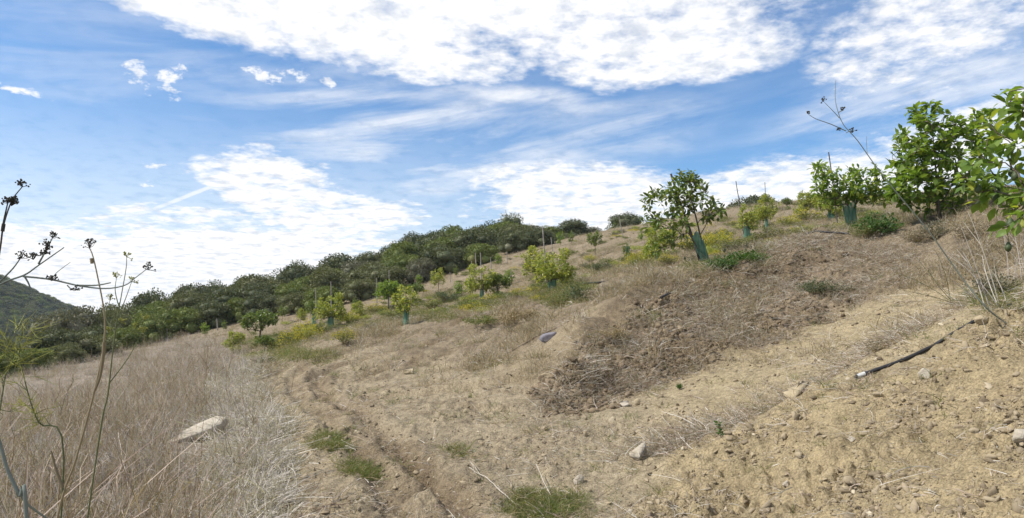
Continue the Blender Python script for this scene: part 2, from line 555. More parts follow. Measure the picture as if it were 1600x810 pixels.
def _ground(nt, out):
    a = nt.nodes.new('ShaderNodeAttribute'); a.attribute_name = 'soil'
    o = objc(nt)
    n1 = noise(nt, o, 9.0, 6, 0.65); n2 = noise(nt, o, 60.0, 4, 0.7); n3 = noise(nt, o, 2.2, 5, 0.6)
    k = (n1.ss(0.25, 0.75) * 0.5 + n2.ss(0.3, 0.7) * 0.75 + 0.36) * (n3.ss(0.2, 0.8) * 0.3 + 0.85)
    c3 = comb(nt, k, k, k)
    col = mixc(nt, 1.0, S(nt, a.outputs['Color']), c3, 'MULTIPLY')
    p = principled(nt, col, 0.96, 0.1)
    n4 = noise(nt, o, 150.0, 3, 0.7)
    bump(nt, p, n2 * 1.0 + n1 * 0.9 + n4 * 0.35, 0.02, 1.0)
    nt.links.new(p.outputs[0], out.inputs[0])


pmat('soil', _ground)
solid_mat('stone', (0.34, 0.29, 0.22), (0.46, 0.41, 0.33), 7.0, 0.9, 0.012)
solid_mat('stone_tan', (0.33, 0.265, 0.165), (0.44, 0.36, 0.24), 9.0, 0.95, 0.012)
solid_mat('stone_grey', (0.15, 0.14, 0.155), (0.24, 0.22, 0.24), 6.0, 0.9, 0.01)


def _clod(nt, out):
    r = rnd(nt); o = objc(nt)
    col = mixc(nt, r.ss(0, 0.8), (0.20, 0.158, 0.105), (0.325, 0.262, 0.176))
    col = mixc(nt, r.ss(0.965, 0.995), col, (0.50, 0.43, 0.31))
    p = principled(nt, col, 0.96, 0.1); bump(nt, p, noise(nt, o, 3.0, 5, 0.7), 0.003)
    nt.links.new(p.outputs[0], out.inputs[0])


pmat('clod', _clod)


def _dclod(nt, out):
    r = rnd(nt); o = objc(nt)
    col = mixc(nt, r.ss(0, 1), (0.125, 0.093, 0.060), (0.235, 0.180, 0.118))
    p = principled(nt, col, 0.96, 0.1); bump(nt, p, noise(nt, o, 3.0, 5, 0.7), 0.003)
    nt.links.new(p.outputs[0], out.inputs[0])


pmat('dark_clod', _dclod)
leaf_mat('avocado_dark', (0.077, 0.123, 0.031), (0.165, 0.215, 0.057), (0.264, 0.264, 0.061), 0.33, 0.38, 0.4)
leaf_mat('avocado_bright', (0.100, 0.170, 0.034), (0.200, 0.285, 0.062), (0.33, 0.36, 0.07), 0.45, 0.4, 0.4)
leaf_mat('avocado_yellow', (0.181, 0.227, 0.053), (0.352, 0.375, 0.100), (0.499, 0.454, 0.105), 0.4, 0.45, 0.3)
leaf_mat('scrub_dark', (0.059, 0.071, 0.035), (0.134, 0.148, 0.075), (0.179, 0.176, 0.110), 0.15, 0.6, 0.2)
leaf_mat('scrub_olive', (0.082, 0.093, 0.044), (0.177, 0.183, 0.088), (0.218, 0.207, 0.122), 0.18, 0.6, 0.2)
leaf_mat('scrub_bright', (0.082, 0.109, 0.032), (0.182, 0.214, 0.067), (0.229, 0.230, 0.086), 0.2, 0.6, 0.2)
leaf_mat('scrub_grey', (0.102, 0.103, 0.068), (0.192, 0.185, 0.127), (0.229, 0.207, 0.159), 0.15, 0.7, 0.15)
leaf_mat('grass_green', (0.088, 0.121, 0.038), (0.203, 0.218, 0.081), (0.338, 0.265, 0.135), 0.3, 0.6, 0.2)
leaf_mat('herb_green', (0.035, 0.085, 0.020), (0.090, 0.165, 0.040), None, 0.35, 0.5, 0.3)
leaf_mat('bush_blue', (0.050, 0.080, 0.045), (0.105, 0.140, 0.070), (0.16, 0.16, 0.09), 0.25, 0.6, 0.2)
leaf_mat('flower_yellow', (0.34, 0.29, 0.035), (0.50, 0.42, 0.05), None, 0.3, 0.7, 0.1)
dry_mat('dry_stem', (0.212, 0.150, 0.119), (0.455, 0.362, 0.299))
dry_mat('dry_mauve', (0.284, 0.248, 0.237), (0.546, 0.495, 0.468))
dry_mat('straw', (0.340, 0.305, 0.270), (0.620, 0.570, 0.510))
dry_mat('dry_grass', (0.205, 0.155, 0.090), (0.430, 0.345, 0.215))
dry_mat('dry_grey', (0.185, 0.150, 0.106), (0.365, 0.305, 0.220))
dry_mat('old_stalk', (0.205, 0.165, 0.105), (0.290, 0.235, 0.150))
dry_mat('fennel_green', (0.105, 0.125, 0.060), (0.150, 0.165, 0.085))
dry_mat('fennel_dark', (0.045, 0.046, 0.042), (0.085, 0.078, 0.064))
dry_mat('fennel_blue', (0.160, 0.185, 0.170), (0.230, 0.250, 0.215))
dry_mat('fennel_yellow', (0.210, 0.225, 0.060), (0.330, 0.330, 0.085))
solid_mat('bark', (0.085, 0.065, 0.048), (0.180, 0.145, 0.110), 14.0, 0.9, 0.006)
solid_mat('twig_bark', (0.17, 0.12, 0.085), (0.27, 0.20, 0.14), 20.0, 0.85, 0.0)
solid_mat('stake_wood', (0.20, 0.175, 0.15), (0.36, 0.32, 0.28), 16.0, 0.9, 0.003)
solid_mat('stake_dark', (0.055, 0.045, 0.042), (0.10, 0.085, 0.08), 16.0, 0.9, 0.003)
solid_mat('black_plastic', (0.016, 0.016, 0.019), (0.040, 0.038, 0.040), 18.0, 0.5, 0.001, 0.4)
solid_mat('grey_fitting', (0.42, 0.42, 0.42), (0.60, 0.60, 0.58), 30.0, 0.6, 0.001)
solid_mat('fruit_skin', (0.030, 0.048, 0.014), (0.062, 0.085, 0.026), 40.0, 0.45, 0.004, 0.45)
solid_mat('bleached_twig', (0.38, 0.33, 0.27), (0.54, 0.48, 0.40), 12.0, 0.8, 0.002)
solid_mat('rotten_wood', (0.30, 0.20, 0.10), (0.47, 0.36, 0.22), 14.0, 0.9, 0.01)


def _net(nt, out):
    o = objc(nt)
    sp = nt.nodes.new('ShaderNodeSeparateXYZ'); nt.links.new(o.k, sp.inputs[0])
    n = noise(nt, comb(nt, S(nt, sp.outputs[0]) * 22.0, S(nt, sp.outputs[1]) * 22.0, S(nt, sp.outputs[2]) * 3.0), 1.0, 4, 0.6)
    col = mixc(nt, n.ss(0.3, 0.7), (0.080, 0.205, 0.140), (0.185, 0.370, 0.270))
    col = mixc(nt, (S(nt, sp.outputs[2]) + n * 0.16).ss(0.30, 0.06) * 0.7, col, (0.26, 0.22, 0.15))
    p = principled(nt, col, 0.6, 0.3)
    t = nt.nodes.new('ShaderNodeBsdfTranslucent'); nt.links.new(col.k, t.inputs[0])
    mx = nt.nodes.new('ShaderNodeMixShader'); mx.inputs[0].default_value = 0.35
    nt.links.new(p.outputs[0], mx.inputs[1]); nt.links.new(t.outputs[0], mx.inputs[2])
    tr = nt.nodes.new('ShaderNodeBsdfTransparent'); m2 = nt.nodes.new('ShaderNodeMixShader')
    m2.inputs[0].default_value = 0.30
    nt.links.new(mx.outputs[0], m2.inputs[1]); nt.links.new(tr.outputs[0], m2.inputs[2]); nt.links.new(m2.outputs[0], out.inputs[0])


pmat('green_net', _net)


# ------------------------------------------------------------------ ground sheet
def build_ground():
    fine = np.arange(-45, 45.001, 0.1)
    rest = np.arange(47.5, 314.9, 2.5)
    ang = np.radians(np.concatenate([fine, rest]))
    rad = [0.02, 0.2, 0.5, 0.9]
    def ext(to, q):
        while rad[-1] < to: rad.append(rad[-1] * q)
    ext(1.5, 1.1); ext(4.0, 1.02); ext(14, 1.0042); ext(45, 1.0085); ext(120, 1.016); ext(1200, 1.06)
    rad_ = np.array(rad)
    A, Q = np.meshgrid(ang, rad_)
    x, y = (np.sin(A) * Q).ravel(), (np.cos(A) * Q).ravel()
    z0 = H0(x, y)
    u, v, m = zones(x, y, z0)
    r = np.hypot(x, y)
    z = z0 + relief(x, y, m, r)
    na, nr = len(ang), len(rad_)
    i = np.arange(nr - 1)[:, None] * na; j = np.arange(na)[None]; j2 = (j + 1) % na
    f = np.stack([i + j, i + na + j, i + na + j2, i + j2], -1).reshape(-1, 4)
    me = mesh_np('ground', np.stack([x, y, z], -1), f, MAT['soil'], None, True)
    # what the ground is made of, place by place
    def c(*a): return np.array(a)
    n = len(x); col = np.tile(c(0.315, 0.250, 0.160), (n, 1))
    def lay(mask, cc):
        nonlocal col
        mk = np.clip(mask, 0, 1)[:, None]; col = col * (1 - mk) + c(*cc) * mk
    p1 = perlin(x / 1.3, y / 1.3, 201); p2 = fbm(x / 0.35, y / 0.35, 3, 205); p3 = fbm(x / 4, y / 4, 3, 210)
    lay(sstep(9, 14, r) * 0.9, (0.240, 0.190, 0.128))
    lay(sstep(8, 13, r) * sstep(-0.1, 0.5, p3 + 0.4 * p2) * 0.6, (0.290, 0.230, 0.162))
    lay(m['path'], (0.345, 0.280, 0.188))
    lay(sstep(10, 15, r) * sstep(46, 30, r) * (1 - m['brush']) * sstep(0.05, 0.5, perlin((x * 0.62 + y * 0.78) / 4, (-x * 0.78 + y * 0.62) / 0.7, 221) + 0.3 * p2) * 0.7, (0.170, 0.128, 0.082))
    lay(m['path'] * sstep(0.0, 0.6, p2 + 0.5 * p1) * 0.5 * sstep(1000, 700, u), (0.215, 0.160, 0.100))
    lay(m['path'] * sstep(900, 1150, u) * 0.8, (0.395, 0.315, 0.190))
    lay(m['bank'], (0.375, 0.295, 0.175))
    lay(m['bank'] * sstep(0.05, 0.7, p2 + 0.4 * p1) * 0.45, (0.270, 0.205, 0.120))
    fade = sstep(1420, 1180, u)
    lay(m['mound'] * (0.45 + 0.55 * fade), (0.268, 0.204, 0.135))
    lay(m['mound'] * fade * sstep(0, 0.6, p2 + 0.3 * p1) * 0.6, (0.178, 0.130, 0.082))
    lay(m['crumble'] * 0.8, (0.150, 0.108, 0.066))
    lay(m['brush'], (0.270, 0.225, 0.178))
    lay(m['brush'] * sstep(0, 0.7, p1 + p2 * 0.5) * 0.4, (0.300, 0.225, 0.145))
    lay(m['straw'] * 0.6, (0.330, 0.280, 0.225))
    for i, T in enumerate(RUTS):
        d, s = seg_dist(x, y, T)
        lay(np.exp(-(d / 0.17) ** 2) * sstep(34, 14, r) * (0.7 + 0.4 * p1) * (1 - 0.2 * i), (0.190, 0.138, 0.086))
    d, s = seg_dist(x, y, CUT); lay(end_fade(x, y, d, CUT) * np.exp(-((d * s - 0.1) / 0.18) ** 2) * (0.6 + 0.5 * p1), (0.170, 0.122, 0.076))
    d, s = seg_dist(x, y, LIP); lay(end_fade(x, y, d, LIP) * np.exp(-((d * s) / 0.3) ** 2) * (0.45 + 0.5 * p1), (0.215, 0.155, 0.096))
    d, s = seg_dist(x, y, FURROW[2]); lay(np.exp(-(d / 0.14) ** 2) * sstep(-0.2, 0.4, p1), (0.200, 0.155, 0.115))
    lay(sstep(66, 90, y) * 0.9, (0.060, 0.062, 0.030))
    lay(sstep(110, 170, r), (0.052, 0.060, 0.030))
    col *= np.array([0.90, 0.905, 0.90])
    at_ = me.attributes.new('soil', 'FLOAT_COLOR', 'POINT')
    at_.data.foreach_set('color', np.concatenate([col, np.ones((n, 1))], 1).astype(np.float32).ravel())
    o = link('ground', me); o['kind'] = 'structure'; o['label'] = 'bare tan hillside soil with ruts and dry litter'
    return o


build_ground()


# ------------------------------------------------------------------ stuff: scattered growth and clods
def scatter(name, label, cat, protos, P, rot, scl, idx):
    """one uncountable mass: small shapes strewn over points of one mesh"""
    pc = bpy.data.collections.new(name + '_shapes')
    for k, me in enumerate(protos):
        pc.objects.link(bpy.data.objects.new('%s_%02d' % (name, k), me))
    me = bpy.data.meshes.new(name); me.vertices.add(len(P)); me.vertices.foreach_set('co', np.asarray(P, np.float32).ravel())
    for an, tp, val, key in (('rot', 'FLOAT_VECTOR', rot, 'vector'), ('scl', 'FLOAT_VECTOR', scl, 'vector'), ('idx', 'INT', idx, 'value')):
        a = me.attributes.new(an, tp, 'POINT')
        a.data.foreach_set(key, np.asarray(val, np.int32 if tp == 'INT' else np.float32).ravel())
    for m_ in protos[0].materials: me.materials.append(m_)
    o = link(name, me); tag(o, label, cat, kind='stuff')
    ng = bpy.data.node_groups.new(name, 'GeometryNodeTree')
    ng.interface.new_socket('Geometry', in_out='INPUT', socket_type='NodeSocketGeometry')
    ng.interface.new_socket('Geometry', in_out='OUTPUT', socket_type='NodeSocketGeometry')
    N = ng.nodes.new; L = ng.links.new
    gi, go = N('NodeGroupInput'), N('NodeGroupOutput')
    ci = N('GeometryNodeCollectionInfo'); ci.inputs['Collection'].default_value = pc
    ci.inputs['Separate Children'].default_value = True; ci.inputs['Reset Children'].default_value = True
    ip = N('GeometryNodeInstanceOnPoints'); ip.inputs['Pick Instance'].default_value = True
    L(gi.outputs[0], ip.inputs['Points']); L(ci.outputs[0], ip.inputs['Instance'])
    for an, dt, sock in (('idx', 'INT', 'Instance Index'), ('scl', 'FLOAT_VECTOR', 'Scale')):
        na = N('GeometryNodeInputNamedAttribute'); na.data_type = dt; na.inputs[0].default_value = an
        L(na.outputs[0], ip.inputs[sock])
    na = N('GeometryNodeInputNamedAttribute'); na.data_type = 'FLOAT_VECTOR'; na.inputs[0].default_value = 'rot'
    er = N('FunctionNodeEulerToRotation'); L(na.outputs[0], er.inputs[0]); L(er.outputs[0], ip.inputs['Rotation'])
    L(ip.outputs[0], go.inputs[0])
    md = o.modifiers.new('scatter', 'NODES'); md.node_group = ng
    return o


def ribbon(mb, p, w, m=0, face=None, rg=rng):
    """a narrow tapering blade along points p"""
    p = np.asarray(p, float); n = len(p)
    t = np.gradient(p, axis=0)
    f = rg.normal(size=3) if face is None else face
    a = np.cross(t, f); a /= np.linalg.norm(a, axis=1)[:, None] + 1e-9
    ww = np.broadcast_to(w, (n,))[:, None] * 0.5
    v = np.concatenate([p - a * ww, p + a * ww])
    i = np.arange(n - 1)
    mb.add(v, np.stack([i, i + 1, n + i + 1, n + i], -1), m)


def tuft(n, h, spread, lean, w, mats, seed, curve=0.25, branch=0.0, segs=3, flat=1.0):
    rg = np.random.default_rng(seed); mb = MB()
    for k in range(n):
        th = rg.uniform(0, 6.283); r = spread * math.sqrt(rg.random())
        b = np.array([math.cos(th) * r, math.sin(th) * r, -0.02])
        L = h * rg.uniform(0.5, 1.1); th2 = th + rg.normal() * 0.8
        ln = abs(rg.normal()) * lean
        d = np.array([math.cos(th2) * math.sin(ln), math.sin(th2) * math.sin(ln), math.cos(ln) * flat])
        bend = rg.normal(size=3) * curve * L; bend[2] = -abs(bend[2]) * 0.6
        s = np.linspace(0, 1, segs + 1)[:, None]
        p = b + d * L * s + bend * s * s
        ww = w * rg.uniform(0.6, 1.3) * np.linspace(1, 0.35, segs + 1)
        mi = rg.integers(len(mats))
        ribbon(mb, p, ww, mi, None, rg)
        nb = rg.poisson(branch)
        for q in range(nb):
            t = rg.uniform(0.35, 0.95); p0 = b + d * L * t + bend * t * t
            dd = d + rg.normal(size=3) * 0.6; dd[2] = abs(dd[2]) * 0.8
            l2 = L * rg.uniform(0.12, 0.35)
            ribbon(mb, [p0, p0 + dd * l2 * 0.6, p0 + dd * l2 + rg.normal(size=3) * l2 * 0.2], [w * 0.7, w * 0.6, w * 0.4], mi, None, rg)
    return mb.mesh('tuft', [MAT[m] for m in mats])


def ico(sub, seed, rough=0.25, squash=(1, 1, 1), flat_cuts=0):
    import bmesh
    bm = bmesh.new(); bmesh.ops.create_icosphere(bm, subdivisions=sub, radius=1.0)
    v = np.array([w.co[:] for w in bm.verts]); f = np.array([[w.index for w in fc.verts] for fc in bm.faces]); bm.free()
    rg = np.random.default_rng(seed)
    if flat_cuts:
        for k in range(flat_cuts):
            d = rg.normal(size=3); d /= np.linalg.norm(d); c = rg.uniform(0.55, 0.85)
            t = v @ d; v = v - np.where(t > c, t - c, 0)[:, None] * d
    off = rg.uniform(0, 50, 3)
    n = fbm(v[:, 0] * 1.3 + off[0] + v[:, 2], v[:, 1] * 1.3 + off[1] - v[:, 2] * 0.7, 3, seed)
    v = v * (1 + rough * n)[:, None] * np.array(squash)
    return v, f


def sample(n, maskf, rmin, rmax, half=41, power=0.0, rg=rng):
    """points on the ground, density falling off with distance; power 0 = even on a log scale"""
    out = []
    tot = 0
    for _ in range(40):
        m_ = n * 3
        a = np.radians(rg.uniform(-half, half, m_)); q = rg.random(m_)
        if power == 0: r = rmin * (rmax / rmin) ** q
        else: r = (rmin ** power + q * (rmax ** power - rmin ** power)) ** (1 / power)
        x, y = np.sin(a) * r, np.cos(a) * r
        z0 = H0(x, y); u, v, m = zones(x, y, z0)
        k = rg.random(m_) < maskf(x, y, u, v, m, r)
        z = z0[k] + relief(x[k], y[k], {kk: vv[k] for kk, vv in m.items()}, r[k])
        out.append(np.stack([x[k], y[k], z], -1)); tot += k.sum()
        if tot >= n: break
    P = np.concatenate(out)
    return P[:n]


def yaw(n, tilt=0.0, rg=rng):
    return np.stack([rg.normal(size=n) * tilt, rg.normal(size=n) * tilt, rg.uniform(0, 6.283, n)], -1)


def uni(n, a, b, p=1.0, rg=rng):
    s = a + (b - a) * rg.random(n) ** p
    return np.stack([s, s, s], -1)


# the dead weeds of the left foreground
def brush_mask(x, y, u, v, m, r):
    slab = 0.04 + 0.96 * sstep(0.75, 1.15, np.hypot((u - 312) / 62, (v - 722) / 52))
    return slab * m['brush'] * (1 - 0.75 * m['straw']) * (0.12 + 0.88 * sstep(-0.25, 0.3, perlin(x / 1.1, y / 1.1, 301) + 0.4 * perlin(x / 0.4, y / 0.4, 304)))


P = sample(6000, brush_mask, 4.0, 60, 44, 0.5)
pr = [tuft(20, 0.42, 0.22, 0.24, 0.0060, ['dry_stem', 'dry_mauve', 'dry_mauve'], 400 + i, 0.15, 2.2) for i in range(5)] + \
     [tuft(30, 0.22, 0.22, 0.7, 0.0060, ['dry_stem', 'dry_grey', 'dry_mauve'], 410 + i, 0.35, 1.5) for i in range(3)]
pr += [tuft(5, 0.66, 0.18, 0.12, 0.0080, ['dry_stem', 'dry_grey'], 420 + i, 0.12, 5.0) for i in range(2)]
n = len(P); pd = np.hypot(P[:, 0], P[:, 1])
hs = (0.65 + 0.5 * perlin(P[:, 0] / 2.2, P[:, 1] / 2.2, 302))[:, None]
scatter('dry_weeds', 'mass of thin mauve brown dead weed stems on left slope', 'dry weeds', pr, P, yaw(n, 0.08), uni(n, 0.7, 1.25) * np.clip(hs + 0.25, 0.5, 1.5), rng.integers(0, 10, n))

# flattened bleached straw along the track's left edge
P = sample(2000, lambda x, y, u, v, m, r: m['straw'] * (0.4 + 0.6 * sstep(-0.3, 0.3, perlin(x / 0.8, y / 0.8, 303))), 4.5, 22, 40, 0.4)
pr = [tuft(16, 0.36, 0.18, 1.2, 0.0085, ['straw', 'straw', 'dry_mauve'], 430 + i, 0.35, 0.4, 4, 0.55) for i in range(5)]
n = len(P); P[:, 2] += 0.03
scatter('flattened_straw', 'pale bleached straw lying flat along the left edge of the track', 'straw', pr, P, yaw(n, 0.15), uni(n, 0.6, 1.15), rng.integers(0, 5, n))


# short dry grass over the slope
def slope_mask(x, y, u, v, m, r):
    k = (1 - m['brush']) * (1 - m['bank']) * (1 - 0.93 * m['path'] * (r < 26)) * (1 - 0.8 * m['crumble'])
    far = sstep(8, 12, r)
    return k * far * (0.05 + 0.95 * sstep(0.0, 0.5, fbm(x / 2.4, y / 2.4, 3, 311) + 0.2 * (r > 20))) * (1 - 0.5 * m['mound']) * (y < 72)


P = sample(25000, slope_mask, 8, 70, 40, 0.35)
pr = [tuft(26, 0.16, 0.14, 0.7, 0.0050, ['dry_grass', 'dry_grey', 'dry_grey'], 450 + i, 0.4, 0.6) for i in range(4)] + \
     [tuft(20, 0.24, 0.09, 0.45, 0.0055, ['dry_grass', 'straw', 'dry_grey'], 460 + i, 0.35, 0.4) for i in range(2)]
n = len(P)
scatter('dry_grass', 'short dry tan grass and litter over the orchard slope', 'dry grass', pr, P, yaw(n, 0.12), uni(n, 0.6, 1.5, 1.6), rng.integers(0, 6, n))

# tangled litter of the mound and trench edges
def litter_mask(x, y, u, v, m, r):
    d, s = seg_dist(x, y, FURROW[2])
    return np.clip(m['mound'] * 0.9 + 0.9 * np.exp(-(d / 0.22) ** 2) + 0.02 * m['path'] + 0.015 * m['bank'], 0, 1) * (0.25 + 0.75 * sstep(-0.2, 0.4, perlin(x / 0.9, y / 0.9, 321)))


P = sample(3000, litter_mask, 4, 18, 40, 0.6)
pr = [tuft(22, 0.22, 0.16, 1.2, 0.0048, ['dry_grey', 'dry_stem', 'straw'], 470 + i, 0.5, 1.2, 4, 0.6) for i in range(5)]
n = len(P); P[:, 2] += 0.015
scatter('dry_litter', 'tangled dead stems and rootlets on the dug brown mound', 'litter', pr, P, yaw(n, 0.2), uni(n, 0.5, 1.25), rng.integers(0, 5, n))

# green grass patches
GREEN = [(565, 735, 34, 16, 1), (515, 690, 34, 12, .7), (850, 795, 62, 26, 1), (715, 705, 26, 8, .5), (1150, 420, 55, 12, 1), (890, 462, 55, 16, 1), (760, 478, 34, 8, .8),
         (700, 468, 45, 9, .8), (480, 560, 60, 9, .5), (1370, 352, 40, 18, .8), (680, 500, 45, 6, .6), (930, 420, 36, 8, .5), (620, 490, 70, 10, .5), (1090, 432, 25, 9, .8),
         (1020, 500, 26, 16, .35), (870, 440, 40, 12, .6), (560, 505, 60, 12, .5), (430, 530, 60, 14, .5), (1060, 655, 10, 4, .3), (1560, 470, 50, 20, .4), (1000, 415, 30, 10, .6)]


def green_mask(x, y, u, v, m, r):
    k = 0 * x
    for a, b, ru, rv, s in GREEN:
        k = np.maximum(k, s * sstep(1.25, 0.5, np.hypot((u - a) / ru, (v - b) / rv) + 0.5 * perlin(x / 0.5, y / 0.5, 331)))
    return np.clip(k + 0.006 * sstep(30, 14, r) + 0.03 * sstep(16, 24, r) * sstep(0.1, 0.5, fbm(x / 3, y / 3, 2, 332)) * (1 - m['brush']), 0, 1) * (y < 66)


P = sample(6500, green_mask, 5, 50, 40, 0.0)
pr = [tuft(26, 0.13, 0.10, 0.6, 0.0055, ['grass_green'], 480 + i, 0.5) for i in range(4)] + [tuft(22, 0.16, 0.10, 0.55, 0.006, ['grass_green', 'dry_grass'], 490, 0.5)]
n = len(P); pd = np.hypot(P[:, 0], P[:, 1])
scatter('green_grass', 'low green grass in patches on the track and under trees', 'grass', pr, P, yaw(n, 0.1), uni(n, 0.6, 1.3) * np.clip(0.45 + pd / 22, 0.6, 1.8)[:, None], rng.integers(0, 5, n))


# bits of straw and dead stem lying about
P = sample(7000, lambda x, y, u, v, m, r: (1 - 0.8 * m['brush']) * (0.15 + 0.85 * sstep(-0.3, 0.5, fbm(x / 1.1, y / 1.1, 2, 351))) * (1 - 0.75 * m['bank']) * (1 - 0.6 * m['path']), 4, 24, 41, 0.2)
pr = [tuft(7, 0.16, 0.16, 1.45, 0.0055, ['straw', 'dry_grey', 'dry_stem'], 495 + i, 0.35, 0.5, 3, 0.25) for i in range(4)]
n = len(P); P[:, 2] += 0.012
scatter('straw_bits', 'loose bits of straw and dead stem lying over the bare soil', 'straw bits', pr, P, yaw(n, 0.1), uni(n, 0.5, 1.3), rng.integers(0, 4, n))

# loose clods
def clod_protos(mat, seed, k=6):
    return [mesh_np('clod', *ico(2 if i < 2 else 1, seed + i, 0.5, (1, rng.uniform(0.7, 1), rng.uniform(0.55, 0.8)), 6), MAT[mat]) for i in range(k)]


P = sample(34000, lambda x, y, u, v, m, r: np.clip(0.9 * m['bank'] + 0.25 * m['path'] + 0.1 * (1 - m['brush']), 0, 1) * (0.15 + 0.85 * sstep(-0.2, 0.5, perlin(x / 0.7, y / 0.7, 341))) * (1 - 0.9 * m['brush']), 3.2, 15, 41, 0.5)
n = len(P); s = 0.0035 + 0.0045 * rng.random(n) + 0.034 * rng.random(n) ** 14
P[:, 2] += s * 0.12
scatter('soil_clods', 'loose tan soil crumbs and pebbles strewn on the near bank', 'clods', clod_protos('clod', 500), P, yaw(n, 0.6), np.stack([s * rng.uniform(0.7, 1.5, n), s * rng.uniform(0.6, 1.2, n), s * rng.uniform(0.5, 1.1, n)], -1), rng.integers(0, 6, n))
P = sample(9000, lambda x, y, u, v, m, r: np.clip(m['mound'] * 0.4 * sstep(1400, 1150, u) + m['crumble'], 0, 1) * (0.2 + 0.8 * sstep(-0.2, 0.4, perlin(x / 0.5, y / 0.5, 342))), 8, 17, 30, 0.6)
n = len(P); s = 0.010 + 0.016 * rng.random(n) + 0.055 * rng.random(n) ** 5
P[:, 2] += s * 0.2
scatter('dark_clods', 'dark brown earth clods on the dug mound', 'clods', clod_protos('dark_clod', 520), P, yaw(n, 0.6), np.stack([s, s, s], -1), rng.integers(0, 6, n))


# ------------------------------------------------------------------ trees
def leaf_shape(width=0.40, fold=0.16, droop=0.22):
    ys = np.array([0.0, 0.10, 0.36, 0.66, 1.0]); w = np.array([0.012, 0.012, 0.40, 0.50, 0.0]) * width
    w[2:4] = np.array([0.38, 0.5]) * width
    zc = -droop * ys ** 2
    v = []
    for y_, z_, q in zip(ys, zc, w):
        v += [(0, y_, z_), (-q, y_, z_ + fold * q * 2), (q, y_, z_ + fold * q * 2)]
    v = np.array(v); f = []
    for i in range(4):
        a, b = 3 * i, 3 * i + 3
        f += [(a, a + 1, b), (a + 1, b + 1, b), (a, b, a + 2), (a + 2, b, b + 2)]
    return v, np.array(f)[:, [0, 2, 1]]


LEAF = leaf_shape()
LEAF_W = leaf_shape(0.52, 0.14, 0.30)
sv = np.array([(0, 0, 0), (-0.22, 0.5, 0.06), (0, 1, -0.1), (0.22, 0.5, 0.06)])
LEAF_S = (sv, np.array([(0, 2, 1), (0, 3, 2)]))


def grow(terms, stems, rg, wander=0.12):
    """joins every twig end to the nearest wood: returns chains of points and their radii"""
    nodes = []; par = []; chains = []
    for st in stems:
        prev = -1
        if nodes: prev = int(np.argmin([np.linalg.norm(np.array(q) - st[0]) for q in nodes])); idx = [prev]
        else: idx = []
        for k, p in enumerate(st):
            if k == 0 and prev >= 0: continue
            nodes.append(np.array(p, float)); par.append(idx[-1] if idx else -1); idx.append(len(nodes) - 1)
        chains.append(idx)
    root = nodes[0]
    order = np.argsort([np.linalg.norm(t - root) for t in terms])
    nfirst = min(3, len(nodes) - 1)
    ends = {}
    for ti in order:
        t = terms[ti]; A = np.array(nodes)
        d = np.linalg.norm(A - t, axis=1) + 0.6 * np.maximum(0, A[:, 2] - t[2]) + 0.25 * np.linalg.norm(A - root, axis=1) * 0.2
        d[:nfirst] += 5
        k = int(np.argmin(d)); a = nodes[k]; L = np.linalg.norm(t - a)
        if par[k] >= 0: dr = a - nodes[par[k]]
        else: dr = np.array([0, 0, 1.0])
        dr = dr / (np.linalg.norm(dr) + 1e-9)
        c1 = a + (dr * 0.5 + np.array([0, 0, 0.25])) * L * 0.45 + rg.normal(size=3) * wander * L * 0.4
        ns = max(2, int(L / 0.14)); idx = [k]
        for s in np.linspace(0, 1, ns + 1)[1:]:
            p = (1 - s) ** 2 * a + 2 * s * (1 - s) * c1 + s * s * t + (rg.normal(size=3) * 0.012 if s < 1 else 0)
            nodes.append(p); par.append(idx[-1]); idx.append(len(nodes) - 1)
        chains.append(idx); ends[ti] = nodes[idx[-1]] - nodes[idx[-2]]
    rad = np.zeros(len(nodes))
    tip = 0.0042
    acc = np.full(len(nodes), 0.0)
    for i in range(len(nodes) - 1, -1, -1):
        if acc[i] == 0: acc[i] = tip ** 2.3
        rad[i] = acc[i] ** (1 / 2.3)
        if par[i] >= 0: acc[par[i]] += acc[i]
    return nodes, chains, rad, ends


def whorls(terms, ends, rg, per, size, tv):
    D, T, SZ = [], [], []
    for i, t in enumerate(terms):
        ax = ends.get(i, np.array([0, 0, 1.0])); ax = ax / (np.linalg.norm(ax) + 1e-9)
        k = max(3, int(rg.normal(per, per * 0.25)))
        a = np.cross(ax, rg.normal(size=3)); a /= np.linalg.norm(a); b = np.cross(ax, a)
        for q in range(k):
            th = q * 2.4 + rg.normal() * 0.3; op = rg.uniform(0.45, 1.45)
            d = ax * math.cos(op) + (a * math.cos(th) + b * math.sin(th)) * math.sin(op)
            d[2] -= 0.15 * rg.random()
            D.append(d); T.append(t - ax * rg.random() * 0.16 + d * 0.02); SZ.append(size * rg.uniform(0.6, 1.15))
    D, T, SZ = np.array(D), np.array(T), np.array(SZ)
    return D, T, SZ


def wood_mesh(name, nodes, chains, rad, mat, rmax=0.06):
    mb = MB()
    for c in chains:
        if len(c) < 2: continue
        r = np.minimum(rad[c], rmax)
        if len(c) > 2 and c[0] != 0: r[0] = min(r[0], r[1] * 1.25)
        mb.tube([nodes[i] for i in c], r, 7 if r.max() > 0.02 else 5)
    return mb.mesh(name, MAT[mat], True)


